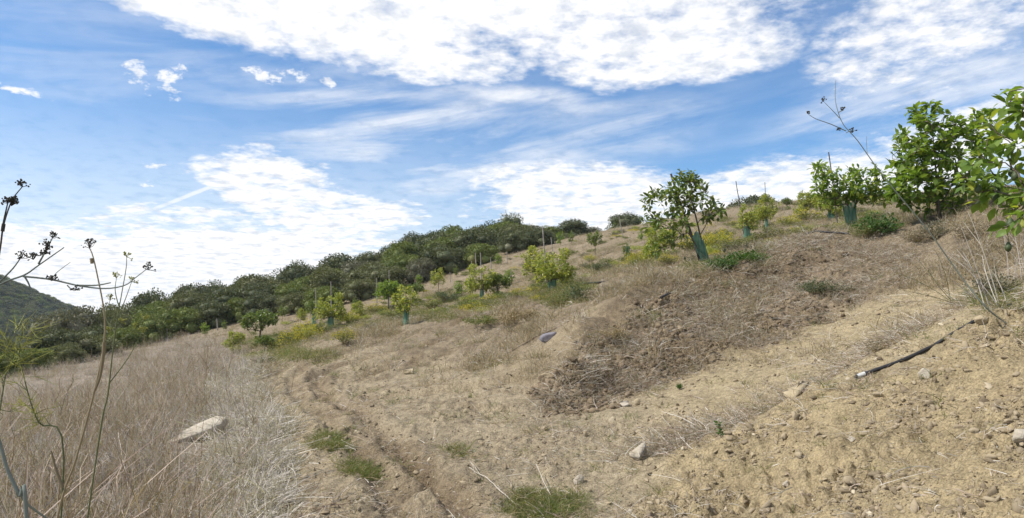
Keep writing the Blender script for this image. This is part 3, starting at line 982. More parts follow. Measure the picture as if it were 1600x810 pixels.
def guard_mesh(h, r0, r1, lean=(0, 0), seed=0, squeeze=0.7):
    """a sleeve of green netting, pleated, open at the top"""
    rg = np.random.default_rng(seed)
    nz, na = 9, 28; v = []
    ph = rg.uniform(0, 6.28, 3)
    for i in range(nz):
        t = i / (nz - 1)
        r = r0 + (r1 - r0) * t ** 1.2
        for j in range(na):
            th = 2 * math.pi * j / na
            rr = r * (1 + 0.13 * math.sin(4 * th + ph[0] + t * 1.5) + 0.08 * math.sin(9 * th + ph[1] - t * 2) + 0.04 * rg.normal())
            zt = t * h * (1 + (0.14 * math.sin(2 * th + ph[2]) if i == nz - 1 else 0))
            v.append((math.cos(th) * rr + lean[0] * t, math.sin(th) * rr * squeeze + lean[1] * t, zt - 0.04 * (i == 0)))
    f = [(i * na + j, i * na + (j + 1) % na, (i + 1) * na + (j + 1) % na, (i + 1) * na + j) for i in range(nz - 1) for j in range(na)]
    return mesh_np('tree_guard', v, f, MAT['green_net'], None, True)


def fruit_mesh(seed, L=0.11):
    mb = MB()
    t = np.linspace(0, 1, 9); z = -L * t
    r = L * 0.36 * np.sin(np.pi * np.clip(t * 0.93 + 0.07, 0, 1)) ** 0.75 * (0.62 + 0.5 * t); r[0] = 0.006; r[-1] = 0.003
    pts = np.stack([0.002 * np.sin(7 * t), 0 * t, z], -1)
    mb.tube(pts, r, 10)
    mb.tube([(0, 0, 0.07), (0.004, 0, 0.03), (0, 0, -0.005)], [0.002, 0.002, 0.003], 5)
    return mb.mesh('fruit', MAT['fruit_skin'], True)


FRUIT = [fruit_mesh(1, 0.078), fruit_mesh(2, 0.092)]


def blob_terms(blobs, n, rg, shell=0.55):
    """twig ends through a crown made of several ellipsoids (cx,cy,cz,rx,ry,rz,weight)"""
    w = np.array([b[6] for b in blobs], float); w /= w.sum(); out = []
    for k in rg.choice(len(blobs), n, p=w):
        b = blobs[k]; d = rg.normal(size=3); d /= np.linalg.norm(d)
        r = (shell + (1 - shell) * rg.random()) ** 0.7 if rg.random() < 0.75 else rg.random() ** 0.5
        out.append(np.array(b[:3]) + d * np.array(b[3:6]) * r)
    return np.array(out)


LEAF_OBJ = {}


def leaf_obj_mesh(key, shape, mat):
    if (key, mat) not in LEAF_OBJ:
        LEAF_OBJ[(key, mat)] = mesh_np('leaf', shape[0], shape[1], MAT[mat], None, True)
    return LEAF_OBJ[(key, mat)]


def near_tree(name, base, label, blobs, nterm, per, size, stems, leafmat, n_leaf_parts, seed, extra_terms=None, guard=None, fruits=(), shape=LEAF, tnode=None, rmax=0.06, keyf=None):
    rg = np.random.default_rng(seed)
    root = thing(name, base, label, 'tree', 'avocado trees of the orchard')
    terms = blob_terms(blobs, nterm, rg) if nterm else np.zeros((0, 3))
    if extra_terms is not None: terms = np.vstack([np.asarray(extra_terms, float), terms])
    nodes, chains, rad, ends = grow(terms, stems, rg)
    link('trunk', wood_mesh('trunk', nodes, chains, rad, 'bark', rmax), root)
    D, T, SZ = whorls(terms, ends, rg, per, size, shape)
    roll = rg.normal(size=len(T)) * 0.5
    Rm = frames(D, roll, SZ)
    key = SZ + 0.0 * T[:, 0]
    if keyf is not None: key = keyf(T)
    o = np.argsort(-key); big, rest = o[:n_leaf_parts], o[n_leaf_parts:]
    lm = leaf_obj_mesh(id(shape[0]), shape, leafmat)
    for i in big:
        lo = bpy.data.objects.new('leaf', lm); lo.parent = root
        M = Matrix(Rm[i].tolist()).to_4x4(); M.translation = T[i].tolist()
        lo.matrix_local = M
        COL.objects.link(lo)
    if len(rest):
        v, f = stamp(shape[0], shape[1], Rm[rest], T[rest])
        fo = link('foliage', mesh_np('foliage', v, f, MAT[leafmat], None, True), root); fo['kind'] = 'stuff'
    if guard: link('tree_guard', guard, root)
    for k, p in enumerate(fruits):
        link('fruit', FRUIT[k % 2], root, p)
    return root


# main avocado tree on the mound, leaning left
b = gp(1107, 419); Y = b[1]
mp = Y / F
def loc(u, v, dy=0.0): return pt(u, v, Y + dy) - b
main_blobs = [(*loc(1075, 300), 0.52, 0.5, 0.42, 3), (*loc(1035, 318, -0.1), 0.50, 0.45, 0.42, 2.6), (*loc(1100, 330), 0.42, 0.5, 0.38, 2.2), (*loc(1072, 285), 0.22, 0.25, 0.34, 1.1),
              (*loc(1045, 350, -0.3), 0.55, 0.45, 0.36, 2.0), (*loc(1120, 318, 0.2), 0.26, 0.3, 0.3, 0.9), (*loc(1015, 345), 0.25, 0.4, 0.25, 0.8), (*loc(1030, 385, -0.3), 0.3, 0.3, 0.22, 0.5)]
st1 = [np.array([0, 0, -0.1]), np.array([0, 0, 0.0]), loc(1103, 402), loc(1098, 385), loc(1094, 368), loc(1090, 350), loc(1085, 330), loc(1078, 305)]
st2 = [st1[2], loc(1090, 388, -0.05), loc(1080, 370, -0.08), loc(1072, 352, -0.1), loc(1060, 338, -0.1), loc(1045, 325, -0.1)]
st3 = [st1[4], loc(1103, 352, 0.05), loc(1108, 335, 0.1), loc(1112, 322, 0.1)]
fr = [loc(1052, 366, -0.3), loc(1068, 365, -0.2), loc(1070, 401, -0.4), loc(1132, 389, 0.1), loc(1133, 330, 0), loc(1122, 340, 0)]
g = guard_mesh(0.74, 0.085, 0.12, tuple((loc(1088, 374, -0.03))[:2]), 3)
near_tree('avocado_tree', b, 'leaning avocado tree with dark leaves and green net sleeve on brown mound', main_blobs, 165, 8, 0.17, [st1, st2, st3], 'avocado_dark', 300, 21, None, g, fr, rmax=0.045)

# big bushy tree, right
b = gp(1468, 338); Y = b[1]
big_blobs = [(*loc(1450, 205), 0.62, 0.6, 0.42, 3), (*loc(1420, 245), 0.36, 0.5, 0.40, 2), (*loc(1490, 215), 0.50, 0.5, 0.50, 2.6), (*loc(1480, 265), 0.75, 0.6, 0.45, 3), (*loc(1430, 290), 0.55, 0.6, 0.34, 2.6),
             (*loc(1500, 300), 0.65, 0.6, 0.36, 2.6), (*loc(1445, 175), 0.30, 0.3, 0.18, 0.8), (*loc(1540, 200), 0.35, 0.4, 0.4, 1.2), (*loc(1470, 320), 0.7, 0.5, 0.2, 1.6), (*loc(1405, 300), 0.25, 0.3, 0.25, 1)]
st1 = [np.array([0, 0, -0.1]), np.array([0, 0, 0]), loc(1466, 320), loc(1464, 295), loc(1462, 265), loc(1460, 235), loc(1457, 205)]
st2 = [st1[2], loc(1475, 312), loc(1487, 290), loc(1495, 262), loc(1500, 235)]
st3 = [st1[2], loc(1456, 312), loc(1442, 295), loc(1432, 275)]
near_tree('avocado_tree', b, 'large bushy avocado tree with leafy skirt down to ground at right', big_blobs, 340, 9, 0.17, [st1, st2, st3], 'avocado_bright', 300, 22, shape=LEAF_W)

# tree with net sleeve left of the big one
b = gp(1332, 357); Y = b[1]
bl = [(*loc(1320, 290), 0.75, 0.6, 0.38, 3), (*loc(1285, 275), 0.40, 0.4, 0.32, 1.6), (*loc(1350, 285), 0.55, 0.5, 0.42, 2), (*loc(1320, 305), 0.6, 0.5, 0.25, 1.6), (*loc(1370, 300), 0.35, 0.4, 0.35, 1)]
st1 = [np.array([0, 0, -0.1]), np.array([0, 0, 0]), loc(1330, 340), loc(1326, 322), loc(1320, 305), loc(1312, 290)]
st2 = [st1[2], loc(1336, 322), loc(1342, 305), loc(1348, 290)]
near_tree('avocado_tree', b, 'round avocado tree with torn green net sleeve left of the bushy tree', bl, 190, 8, 0.165, [st1, st2], 'avocado_bright', 150, 23, None, guard_mesh(0.60, 0.12, 0.15, (-0.06, 0), 5), [loc(1345, 312)])

# tree just outside the frame whose boughs reach in from the right
b = np.array([5.75, 5.35, gz(5.75, 5.35)]); Y = 5.4
ex_px = [(1588, 150, 0), (1572, 165, .1), (1598, 175, -.1), (1560, 212, 0), (1540, 232, .1), (1522, 258, 0), (1500, 270, .1), (1512, 282, 0), (1545, 255, -.1), (1568, 245, 0), (1590, 225, -.2), (1580, 262, -.1),
         (1596, 285, -.2), (1560, 300, 0), (1537, 300, .1), (1592, 310, -.1), (1598, 325, -.2), (1545, 352, -.1), (1572, 355, -.2), (1598, 340, -.3), (1585, 195, .2), (1606, 200, 0), (1615, 250, 0), (1620, 300, -.1), (1612, 160, 0), (1530, 240, .2), (1550, 270, .2), (1605, 140, 0)]
rq = np.random.default_rng(88)
ex_px += [(u + rq.normal() * 14, v + rq.normal() * 13, dy + rq.normal() * 0.15) for u, v, dy in ex_px if u > 1505 and v < 340]
ex = [loc(u, v, dy) for u, v, dy in ex_px]
bl = [(0.0, 0, 1.5, 0.75, 1.1, 0.75, 3), (0.3, 0.2, 0.9, 0.8, 1.1, 0.5, 2)]
st1 = [np.array([0, 0, -0.1]), np.array([0, 0, 0]), np.array([-0.03, 0, 0.4]), np.array([-0.05, 0.02, 0.8]), np.array([-0.15, 0.03, 1.2])]
fr = [loc(1580, 262, -.1), loc(1586, 266, -.15), loc(1528, 288, 0), loc(1555, 300, 0), loc(1558, 292, .05), loc(1578, 340, -.2), loc(1575, 378, -.2)]
near_tree('avocado_tree', b, 'near avocado tree whose fruiting boughs reach in at the right edge', bl, 70, 8, 0.125, [st1], 'avocado_bright', 300, 24, ex, None, fr, shape=LEAF_W, keyf=lambda T: -T[:, 0])


# smaller trees further off: five shapes, turned and scaled
def small_tree_shape(seed, h, w, nterm, leafmat, size=0.145, per=8, low=0.35):
    rg = np.random.default_rng(seed)
    blobs = [(rg.normal() * 0.1 * w, rg.normal() * 0.1 * w, h * 0.68, w * 0.42, w * 0.42, h * 0.26, 3)]
    for k in range(4):
        th = rg.uniform(0, 6.28)
        blobs.append((math.cos(th) * w * 0.27, math.sin(th) * w * 0.27, h * rg.uniform(low, 0.8), w * 0.25, w * 0.25, h * 0.17, 1.3))
    blobs.append((rg.normal() * 0.15 * w, 0, h * 0.9, w * 0.15, w * 0.15, h * 0.12, 0.7))
    terms = blob_terms(blobs, nterm, rg)
    st1 = [np.array([0, 0, -0.1]), np.array([0, 0, 0]), np.array([rg.normal() * 0.03, rg.normal() * 0.03, h * 0.28]), np.array([rg.normal() * 0.05, rg.normal() * 0.05, h * 0.5]), np.array([rg.normal() * 0.08, rg.normal() * 0.08, h * 0.75])]
    nodes, chains, rad, ends = grow(terms, [st1], rg)
    D, T, SZ = whorls(terms, ends, rg, per, size, LEAF)
    v, f = stamp(LEAF_S[0], LEAF_S[1], frames(D, rg.normal(size=len(T)) * 0.6, SZ * 1.05), T)
    return wood_mesh('trunk', nodes, chains, rad, 'bark', 0.04), mesh_np('crown', v, f, MAT[leafmat])


SHAPES = {
    'round_y': small_tree_shape(31, 2.0, 1.9, 275, 'avocado_yellow'),
    'round_g': small_tree_shape(32, 2.0, 1.9, 300, 'avocado_bright'),
    'loose_y': small_tree_shape(33, 2.1, 1.5, 150, 'avocado_yellow'),
    'loose_g': small_tree_shape(34, 2.1, 1.4, 150, 'avocado_dark'),
    'bush_g': small_tree_shape(35, 1.7, 1.8, 300, 'avocado_dark', low=0.15),
    'bush_y': small_tree_shape(36, 1.7, 1.8, 300, 'avocado_yellow', low=0.12),
    'sapling': small_tree_shape(37, 1.3, 0.8, 50, 'avocado_bright', low=0.3),
    'sapling_d': small_tree_shape(38, 1.3, 0.8, 50, 'avocado_dark', low=0.3),
}
GUARDS = [guard_mesh(0.62, 0.10, 0.17, (-0.02, 0), 61), guard_mesh(0.62, 0.11, 0.11, (0.0, 0), 62), guard_mesh(0.68, 0.13, 0.10, (0.02, 0), 63)]
SH = {'round_y': 2.0, 'round_g': 2.0, 'loose_y': 2.1, 'loose_g': 2.1, 'bush_g': 1.7, 'bush_y': 1.7, 'sapling': 1.3, 'sapling_d': 1.3}
TREES = [  # foot in the picture, crown height in the picture, shape, sleeve (-1 none), label
    (863, 457, 72, 'round_y', 0, 'yellow-green tree with wide-topped net sleeve beside the dark green bush'),
    (838, 442, 62, 'round_y', -1, 'yellow-green tree behind the wide-topped net sleeve tree'),
    (753, 471, 60, 'round_y', 1, 'round yellow-green tree with slim net sleeve below the pair of white stakes'),
    (778, 463, 40, 'bush_g', -1, 'small green bushy tree touching the round tree below two white stakes'),
    (634, 513, 66, 'loose_y', 2, 'thin tree with bright teal net sleeve standing alone beside the track slope'),
    (607, 489, 48, 'round_g', -1, 'round green tree left of the bright teal net sleeve'),
    (648, 480, 34, 'bush_g', -1, 'low dark leafy tree right behind the bright teal net sleeve'),
    (516, 515, 56, 'round_y', 2, 'round pale green tree with net sleeve above the yellow flowering patch'),
    (490, 507, 40, 'loose_g', 1, 'small dim tree with net sleeve left of the round pale green tree'),
    (685, 459, 42, 'loose_y', -1, 'loose yellow-green young tree between teal sleeve tree and round tree'),
    (930, 404, 42, 'loose_g', -1, 'dark loose young tree high on the slope left of main tree'),
    (1026, 412, 56, 'bush_y', 1, 'bushy yellow-green tree with dark net sleeve left behind the leaning tree'),
    (981, 405, 26, 'sapling_d', 1, 'tiny sapling in a narrow teal sleeve left of the bushy yellow-green tree'),
    (1167, 376, 62, 'loose_y', 2, 'thin tree with tapered green sleeve just right of the leaning tree'),
    (1198, 358, 54, 'round_y', 1, 'yellow-green tree with short sleeve second right of the leaning tree'),
    (1299, 347, 52, 'bush_y', 2, 'yellowish tree with drooping sleeve left of the torn net sleeve'),
    (1258, 338, 38, 'bush_y', -1, 'low yellow bushy tree near the crest between stake and torn sleeve'),
    (405, 540, 56, 'bush_g', -1, 'dark green bushy tree at left end of the orchard row'),
    (414, 552, 30, 'bush_g', -1, 'low green bush tree at foot of the leftmost orchard tree'),
    (441, 508, 30, 'loose_g', -1, 'small green tree at scrub edge above the leftmost orchard tree'),
    (365, 548, 34, 'bush_y', -1, 'yellowish low bush tree at the right end of the dead weeds'),
    (320, 527, 22, 'sapling', -1, 'pale sapling at scrub edge, leftmost in the orchard'),
    (350, 519, 18, 'sapling_d', -1, 'grey-green sapling at scrub edge, second from the left'),
    (553, 482, 18, 'sapling_d', -1, 'grey-green sapling at the scrub edge above the round pale green tree'),
    (655, 444, 18, 'sapling', -1, 'pale sapling at the scrub edge left of the loose young tree'),
    (714, 432, 18, 'sapling_d', -1, 'small round sapling at scrub edge left of the white stakes'),
    (779, 414, 20, 'sapling', -1, 'pale sapling at the scrub edge right of the white stakes'),
    (876, 385, 24, 'sapling', -1, 'pale sapling right of the two tall stakes near the crest'),
    (893, 383, 22, 'sapling_d', -1, 'grey sapling at end of the scrub near the crest'),
    (716, 468, 26, 'sapling', -1, 'pale sapling left of the round tree below two white stakes'),
    (797, 447, 26, 'sapling', -1, 'pale sapling right of the round tree below two white stakes'),
    (960, 352, 12, 'sapling_d', -1, 'tiny sapling on the crest left of the round crest shrub'),
    (1000, 378, 18, 'sapling', -1, 'pale sapling high on slope above the bushy yellow-green tree'),
    (560, 500, 26, 'bush_y', -1, 'low yellow-green tree between pale tree and round green tree'),
    (470, 508, 30, 'loose_y', -1, 'loose yellowish tree above the yellow flowering patch'),
    (1230, 330, 20, 'bush_g', -1, 'low dark bush tree on crest right of short-sleeved tree'),
]
for (u, v, hp, shp, gd, lab) in TREES:
    p = gp(u, v); d = p[1]
    sc_ = hp * d / F / SH[shp]
    t = thing('avocado_tree' if SH[shp] > 1.5 else 'avocado_sapling', p, lab, 'tree' if SH[shp] > 1.5 else 'sapling', 'avocado trees of the orchard', rng.uniform(0, 6.28))
    wsc = sc_ * rng.uniform(0.88, 1.05)
    for nm, me in zip(('trunk', 'crown'), SHAPES[shp]):
        o = link(nm, me, t); o.scale = (wsc, wsc, sc_)
    if gd >= 0:
        o = link('tree_guard', GUARDS[gd], t)
        k = {0: 27, 1: 19, 2: 27}[gd] * d / F / 0.64
        k = min(max(k, 0.75), 1.4); o.scale = (k, k, k)

# ------------------------------------------------------------------ stakes
STAKES = [  # top, foot, radius, dark?, label
    ((1150, 283), (1163, 374), 0.016, 1, 'tall thin dark stake leaning beside the tapered green sleeve'),
    ((1195, 285), (1198, 356), 0.014, 1, 'thin dark stake behind the short-sleeved tree'),
    ((1295, 238), (1309, 352), 0.022, 1, 'stout dark stake rising through the torn-sleeve tree'),
    ((1048, 272), (1098, 420), 0.026, 1, 'dark leaning stake inside the main leaning tree'),
    ((967, 338), (974, 374), 0.026, 0, 'grey stake on the crest before the round crest shrub'),
    ((934, 354), (936, 384), 0.030, 0, 'grey stake above the dark loose young tree'),
    ((848, 355), (854, 446), 0.030, 0, 'tallest pale grey stake, left of two above the yellow-green pair'),
    ((861, 371), (866, 418), 0.028, 0, 'pale grey stake, right of two above the yellow-green pair'),
    ((743, 395), (744, 447), 0.035, 0, 'white stake, left of the close pair before the dark scrub'),
    ((751, 395), (752, 446), 0.035, 0, 'white stake, right of the close pair before the dark scrub'),
    ((766, 402), (769, 426), 0.030, 0, 'short grey stake right of the white pair'),
    ((792, 394), (793, 412), 0.030, 0, 'short grey stake at scrub edge right of the pale sapling'),
    ((737, 408), (738, 427), 0.030, 0, 'short grey stake left of the white pair'),
    ((493, 452), (495, 507), 0.035, 0, 'grey stake behind the small dim tree with sleeve'),
    ((517, 440), (518, 505), 0.035, 0, 'grey stake rising behind the round pale green tree'),
    ((608, 422), (609, 484), 0.035, 0, 'tall grey stake behind the round green tree'),
    ((588, 434), (589, 480), 0.032, 0, 'shorter grey stake behind the round green tree'),
    ((703, 426), (704, 440), 0.030, 0, 'short grey stake at scrub edge above the loose young tree'),
    ((261, 514), (261, 531), 0.040, 0, 'short pale stake at far left scrub edge'),
    ((339, 498), (340, 517), 0.040, 0, 'thin grey stake at scrub edge above the left saplings'),
    ((799, 425), (800, 446), 0.030, 0, 'thin grey stake behind the pale sapling right of the round tree'),
    ((1253, 299), (1255, 318), 0.030, 1, 'short dark stake on the crest beside the low bush'),
]
for (tu, tv_), (fu, fv), r_, dk, lab in STAKES:
    p = gp(fu, fv); q = pt(tu, tv_, p[1])
    mb = MB(); L = q - p
    n_ = 7; s = np.linspace(-0.05, 1, n_)[:, None]
    pts = L * s + np.stack([rng.normal(size=n_) * 0.006, rng.normal(size=n_) * 0.006, np.zeros(n_)], -1)
    mb.tube(pts, r_ * np.linspace(1.1, 0.9, n_), 6)
    o = link('tree_stake', mb.mesh('tree_stake', MAT['stake_dark' if dk else 'stake_wood']), None, p)
    tag(o, lab, 'stake', 'orchard stakes')

# ------------------------------------------------------------------ scrub hillside
def scrub_shape(seed, mat, n=6500, tall=1.0, size=0.135):
    """crown 2 wide, about 1.5 high, unit size; leaf sprays over several lobes around a closed core"""
    rg = np.random.default_rng(seed); lobes = [(0, 0, 0.50 * tall, 0.82, 0.82, 0.68 * tall)] + [(math.cos(q * 1.05) * 0.62, math.sin(q * 1.05) * 0.62, 0.22, 0.40, 0.40, 0.42) for q in range(6)]
    for k in range(11):
        th = rg.uniform(0, 6.28); e = rg.uniform(0.1, 1.2); q = rg.uniform(0.5, 0.72)
        s_ = rg.uniform(0.26, 0.46)
        lobes.append((math.cos(th) * math.cos(e) * q, math.sin(th) * math.cos(e) * q, tall * (0.58 + 0.62 * math.sin(e) * q), s_, s_, s_ * 0.85))
    mb = MB(); D, T, SZ = [], [], []
    w = np.array([l[3] ** 2 for l in lobes]); w[0] *= 0.9; w /= w.sum()
    for k in rg.choice(len(lobes), n, p=w):
        l = lobes[k]; d = rg.normal(size=3); d /= np.linalg.norm(d); d[2] = abs(d[2]) if rg.random() < 0.7 else d[2]
        r = rg.uniform(0.7, 1.08)
        T.append(np.array(l[:3]) + d * np.array(l[3:]) * r); D.append(d + rg.normal(size=3) * 0.55); SZ.append(size * 0.5 * rg.uniform(0.5, 1.2))
    T = np.array(T); T[:, 2] = np.maximum(T[:, 2], 0.02)
    v, f = stamp(LEAF_S[0] * np.array([1.6, 1, 1]), LEAF_S[1], frames(np.array(D), rg.uniform(0, 6.28, n), np.array(SZ)), T)
    mb.add(v, f)
    for i, l in enumerate(lobes):
        cv, cf = ico(2, seed + i, 0.25)
        mb.add(cv * np.array(l[3:]) * 0.60 + np.array(l[:3]), cf)
    crown = mb.mesh('crown', MAT[mat])
    tb = MB()
    for k in range(3):
        th = k * 2.1; tb.tube([(math.cos(th) * 0.06, math.sin(th) * 0.06, -0.2), (math.cos(th) * 0.12, math.sin(th) * 0.12, 0.25), (math.cos(th) * 0.3, math.sin(th) * 0.3, 0.65)], [0.045, 0.035, 0.02], 6)
    return crown, tb.mesh('trunk', MAT['bark'])


TONES = {'dark green': 'scrub_dark', 'olive': 'scrub_olive', 'bright green': 'scrub_bright', 'grey-green': 'scrub_grey'}
SCRUB = {k: [scrub_shape(700 + 10 * i + j, m_) for j in range(3)] for i, (k, m_) in enumerate(TONES.items())}
SCRUB['tall'] = [scrub_shape(760, 'scrub_dark', 2600, 1.35)]
tone_names = list(TONES)
# rows: (top in picture, width, distance) from the left; the ground under each is the hillside itself
SKY = [(105, 475, 92, 84, 'grey-green'), (190, 470, 62, 76, 'olive'), (246, 450, 66, 74, 'dark green'), (294, 444, 48, 78, 'grey-green'), (338, 440, 56, 78, 'dark green'), (386, 432, 54, 80, 'olive'), (428, 430, 46, 82, 'olive'), (466, 409, 58, 82, 'dark green'), (503, 416, 46, 84, 'olive'),
       (542, 399, 72, 84, 'dark green'), (585, 394, 48, 86, 'olive'), (614, 379, 44, 86, 'dark green'), (646, 362, 44, 88, 'dark green'), (676, 362, 56, 88, 'dark green'), (706, 350, 52, 90, 'bright green'), (738, 352, 52, 90, 'olive'), (770, 350, 66, 86, 'dark green'), (796, 324, 46, 90, 'tall'), (806, 352, 46, 84, 'bright green'), (834, 353, 48, 84, 'grey-green'),
       (862, 355, 40, 82, 'bright green'), (893, 353, 52, 80, 'dark green'), (922, 358, 34, 76, 'grey-green'), (975, 333, 46, 74, 'dark green'), (1165, 306, 60, 72, 'dark green'), (1195, 304, 40, 72, 'grey-green')]
rs = np.random.default_rng(77)
def edge_v(u): return np.interp(u, [-200, 0, 150, 240, 300, 420, 500, 560, 640, 720, 770, 800, 860, 930], [632, 592, 562, 535, 521, 498, 486, 475, 447, 421, 408, 398, 384, 366])
def sky_v(u): return np.interp(u, [s[0] for s in SKY[:23]], [s[1] for s in SKY[:23]])
rows = {'skyline': [], 'upper': [], 'middle': [], 'front': []}
def edge_y(u): return at(u, edge_v(u))[1]
for (u, v, w, d, tn) in SKY: rows['skyline'].append((u, v - 5, w * 1.25, (edge_y(u) + rs.uniform(17, 22)) if u < 930 else d, tn))
for nm, fr_, step, dd in (('upper', 0.24, 56, 13), ('middle', 0.42, 54, 7), ('front', 0.62, 48, 1.5)):
    u = -60 + rs.uniform(0, 20)
    while u < 880:
        e, s_ = edge_v(u), max(sky_v(max(u, 105)), 300)
        if u < 130 and nm == 'upper': u += step; continue
        if u < 60: s_ = 500
        span = e - s_
        v = s_ + span * fr_ - 9 + rs.normal() * 8
        dist = edge_y(u) + dd + rs.uniform(-1, 1)
        if span > 34 or nm == 'front':
            rows[nm].append((u, v, step * rs.uniform(1.1, 1.75), dist, tone_names[rs.choice(4, p=[.36, .30, .22, .12] if u > 260 else [.15, .25, .52, .08])]))
        u += step * rs.uniform(0.75, 1.2)
ORD = lambda k: '%d%s' % (k, 'th' if 10 <= k % 100 <= 20 else {1: 'st', 2: 'nd', 3: 'rd'}.get(k % 10, 'th'))
ROWTXT = {'skyline': 'in the skyline row of scrub', 'upper': 'in the scrub row just below the skyline', 'middle': 'in the middle row of scrub', 'front': 'in the scrub row along the orchard edge'}
for nm, lst in rows.items():
    lst.sort(key=lambda a: a[0])
    for k, (u, v, w, d, tn) in enumerate(lst):
        top = pt(u, v, d); x, y = top[0], top[1]; gzz = gz(x, y)
        rad_ = w * d / F / 2
        hgt = max(top[2] - gzz, rad_ * 1.15)
        sh = SCRUB[tn][k % len(SCRUB[tn])]
        tone = 'tall dark' if tn == 'tall' else tn
        if u > 1100: lab = 'low dark shrub on the crest behind the net-sleeved trees' if u < 1180 else 'low greyish shrub on the crest behind the net-sleeved trees'
        elif u > 950: lab = 'round dark green shrub alone on the crest beside a grey stake'
        elif tn == 'tall': lab = 'tall dark tree standing above the scrub skyline'
        else: lab = '%s rounded shrub, %s from the left %s' % (tone, ORD(k + 1), ROWTXT[nm])
        t = thing('scrub_tree' if tn == 'tall' else 'scrub_shrub', (x, y, gzz), lab, 'tree' if tn == 'tall' else 'shrub', 'evergreen scrub on the hillside', rs.uniform(0, 6.28))
        zs = hgt / (1.95 if tn == 'tall' else 1.42)
        for part, me in zip(('crown', 'trunk'), sh):
            o = link(part, me, t); o.scale = (rad_, rad_, zs)

# the far scrub that reads as one mass: hidden gaps behind the rows, valley and the far hill
def far_scrub():
    rg = np.random.default_rng(5)
    pts, sc_ = [], []
    u_ = rg.uniform(-300, 330, 9000); d_ = rg.uniform(150, 520, 9000)
    x = (u_ - U0) / F * d_; y = d_
    z = H0(x, y)
    s_ = rg.uniform(1.6, 3.4, len(x))
    P_ = np.stack([x, y, z - 0.3], -1)
    # behind and between the rows
    u2 = rg.uniform(-120, 900, 420); d2 = rg.uniform(64, 100, 420)
    x2, y2 = (u2 - U0) / F * d2, d2
    e = edge_v(u2); z2 = H0(x2, y2)
    uu, vv, _ = proj(x2, y2, z2)
    k = vv < e - 6
    P2 = np.stack([x2[k], y2[k], z2[k] - 0.2], -1); s2 = rg.uniform(0.7, 1.1, k.sum()); P2[:, 2] -= 0.5 * s2
    P_ = np.concatenate([P_, P2]); s_ = np.concatenate([s_, s2])
    n_ = len(P_)
    protos = [SCRUB['dark green'][0][0], SCRUB['olive'][1][0], SCRUB['bright green'][2][0], SCRUB['dark green'][2][0]]
    scatter('scrub_mass', 'far evergreen scrub covering the distant hill and gaps between shrubs', 'scrub', protos, P_, np.stack([0 * s_, 0 * s_, rg.uniform(0, 6.28, n_)], -1), np.stack([s_, s_, s_ * 0.9], -1), rg.integers(0, 4, n_))


far_scrub()


# ------------------------------------------------------------------ bushes, flowers, tussocks
def bush_shape(seed, mat, flower=None, n=420, leaf=0.05, narrow=1.0):
    """many upright leafy shoots from one root; unit width 2, height about 1"""
    rg = np.random.default_rng(seed); lv = MB(); sm = MB(); fl = MB()
    D, T, SZ = [], [], []; FD, FT, FS = [], [], []
    for k in range(70):
        th = rg.uniform(0, 6.28); o_ = math.sqrt(rg.random())
        tip = np.array([math.cos(th) * o_ * narrow, math.sin(th) * o_ * narrow, rg.uniform(0.55, 1.05) * math.sqrt(max(0.1, 1 - 0.75 * o_ * o_))])
        b0 = np.array([math.cos(th), math.sin(th), 0]) * 0.12 * o_
        mid = (b0 + tip) / 2 + np.array([0, 0, 0.12]) + rg.normal(size=3) * 0.04
        s_ = np.linspace(0, 1, 6)[:, None]; p = (1 - s_) ** 2 * b0 + 2 * s_ * (1 - s_) * mid + s_ * s_ * tip
        ribbon(sm, p, np.linspace(0.02, 0.008, 6), 0, None, rg)
        for q in range(n // 70 * 2):
            t = rg.uniform(0.25, 1); c = (1 - t) ** 2 * b0 + 2 * t * (1 - t) * mid + t * t * tip
            d = rg.normal(size=3) * 0.8 + (tip - b0); T.append(c + rg.normal(size=3) * 0.05); D.append(d); SZ.append(leaf * rg.uniform(1.2, 2.8))
        if flower and rg.random() < 0.8:
            for q in range(9):
                FT.append(tip + rg.normal(size=3) * 0.09); FD.append(rg.normal(size=3) + np.array([0, 0, 1.2])); FS.append(leaf * rg.uniform(0.9, 1.6))
    v, f = stamp(LEAF_S[0], LEAF_S[1], frames(np.array(D), rg.uniform(0, 6.28, len(D)), np.array(SZ)), np.array(T)); lv.add(v, f)
    out = [('foliage', lv.mesh('foliage', MAT[mat])), ('stems', sm.mesh('stems', MAT['old_stalk']))]
    if flower:
        v, f = stamp(LEAF_S[0] * np.array([2, 1, 1]), LEAF_S[1], frames(np.array(FD), rg.uniform(0, 6.28, len(FD)), np.array(FS)), np.array(FT)); fl.add(v, f)
        out.append(('flowers', fl.mesh('flowers', MAT[flower])))
    return out


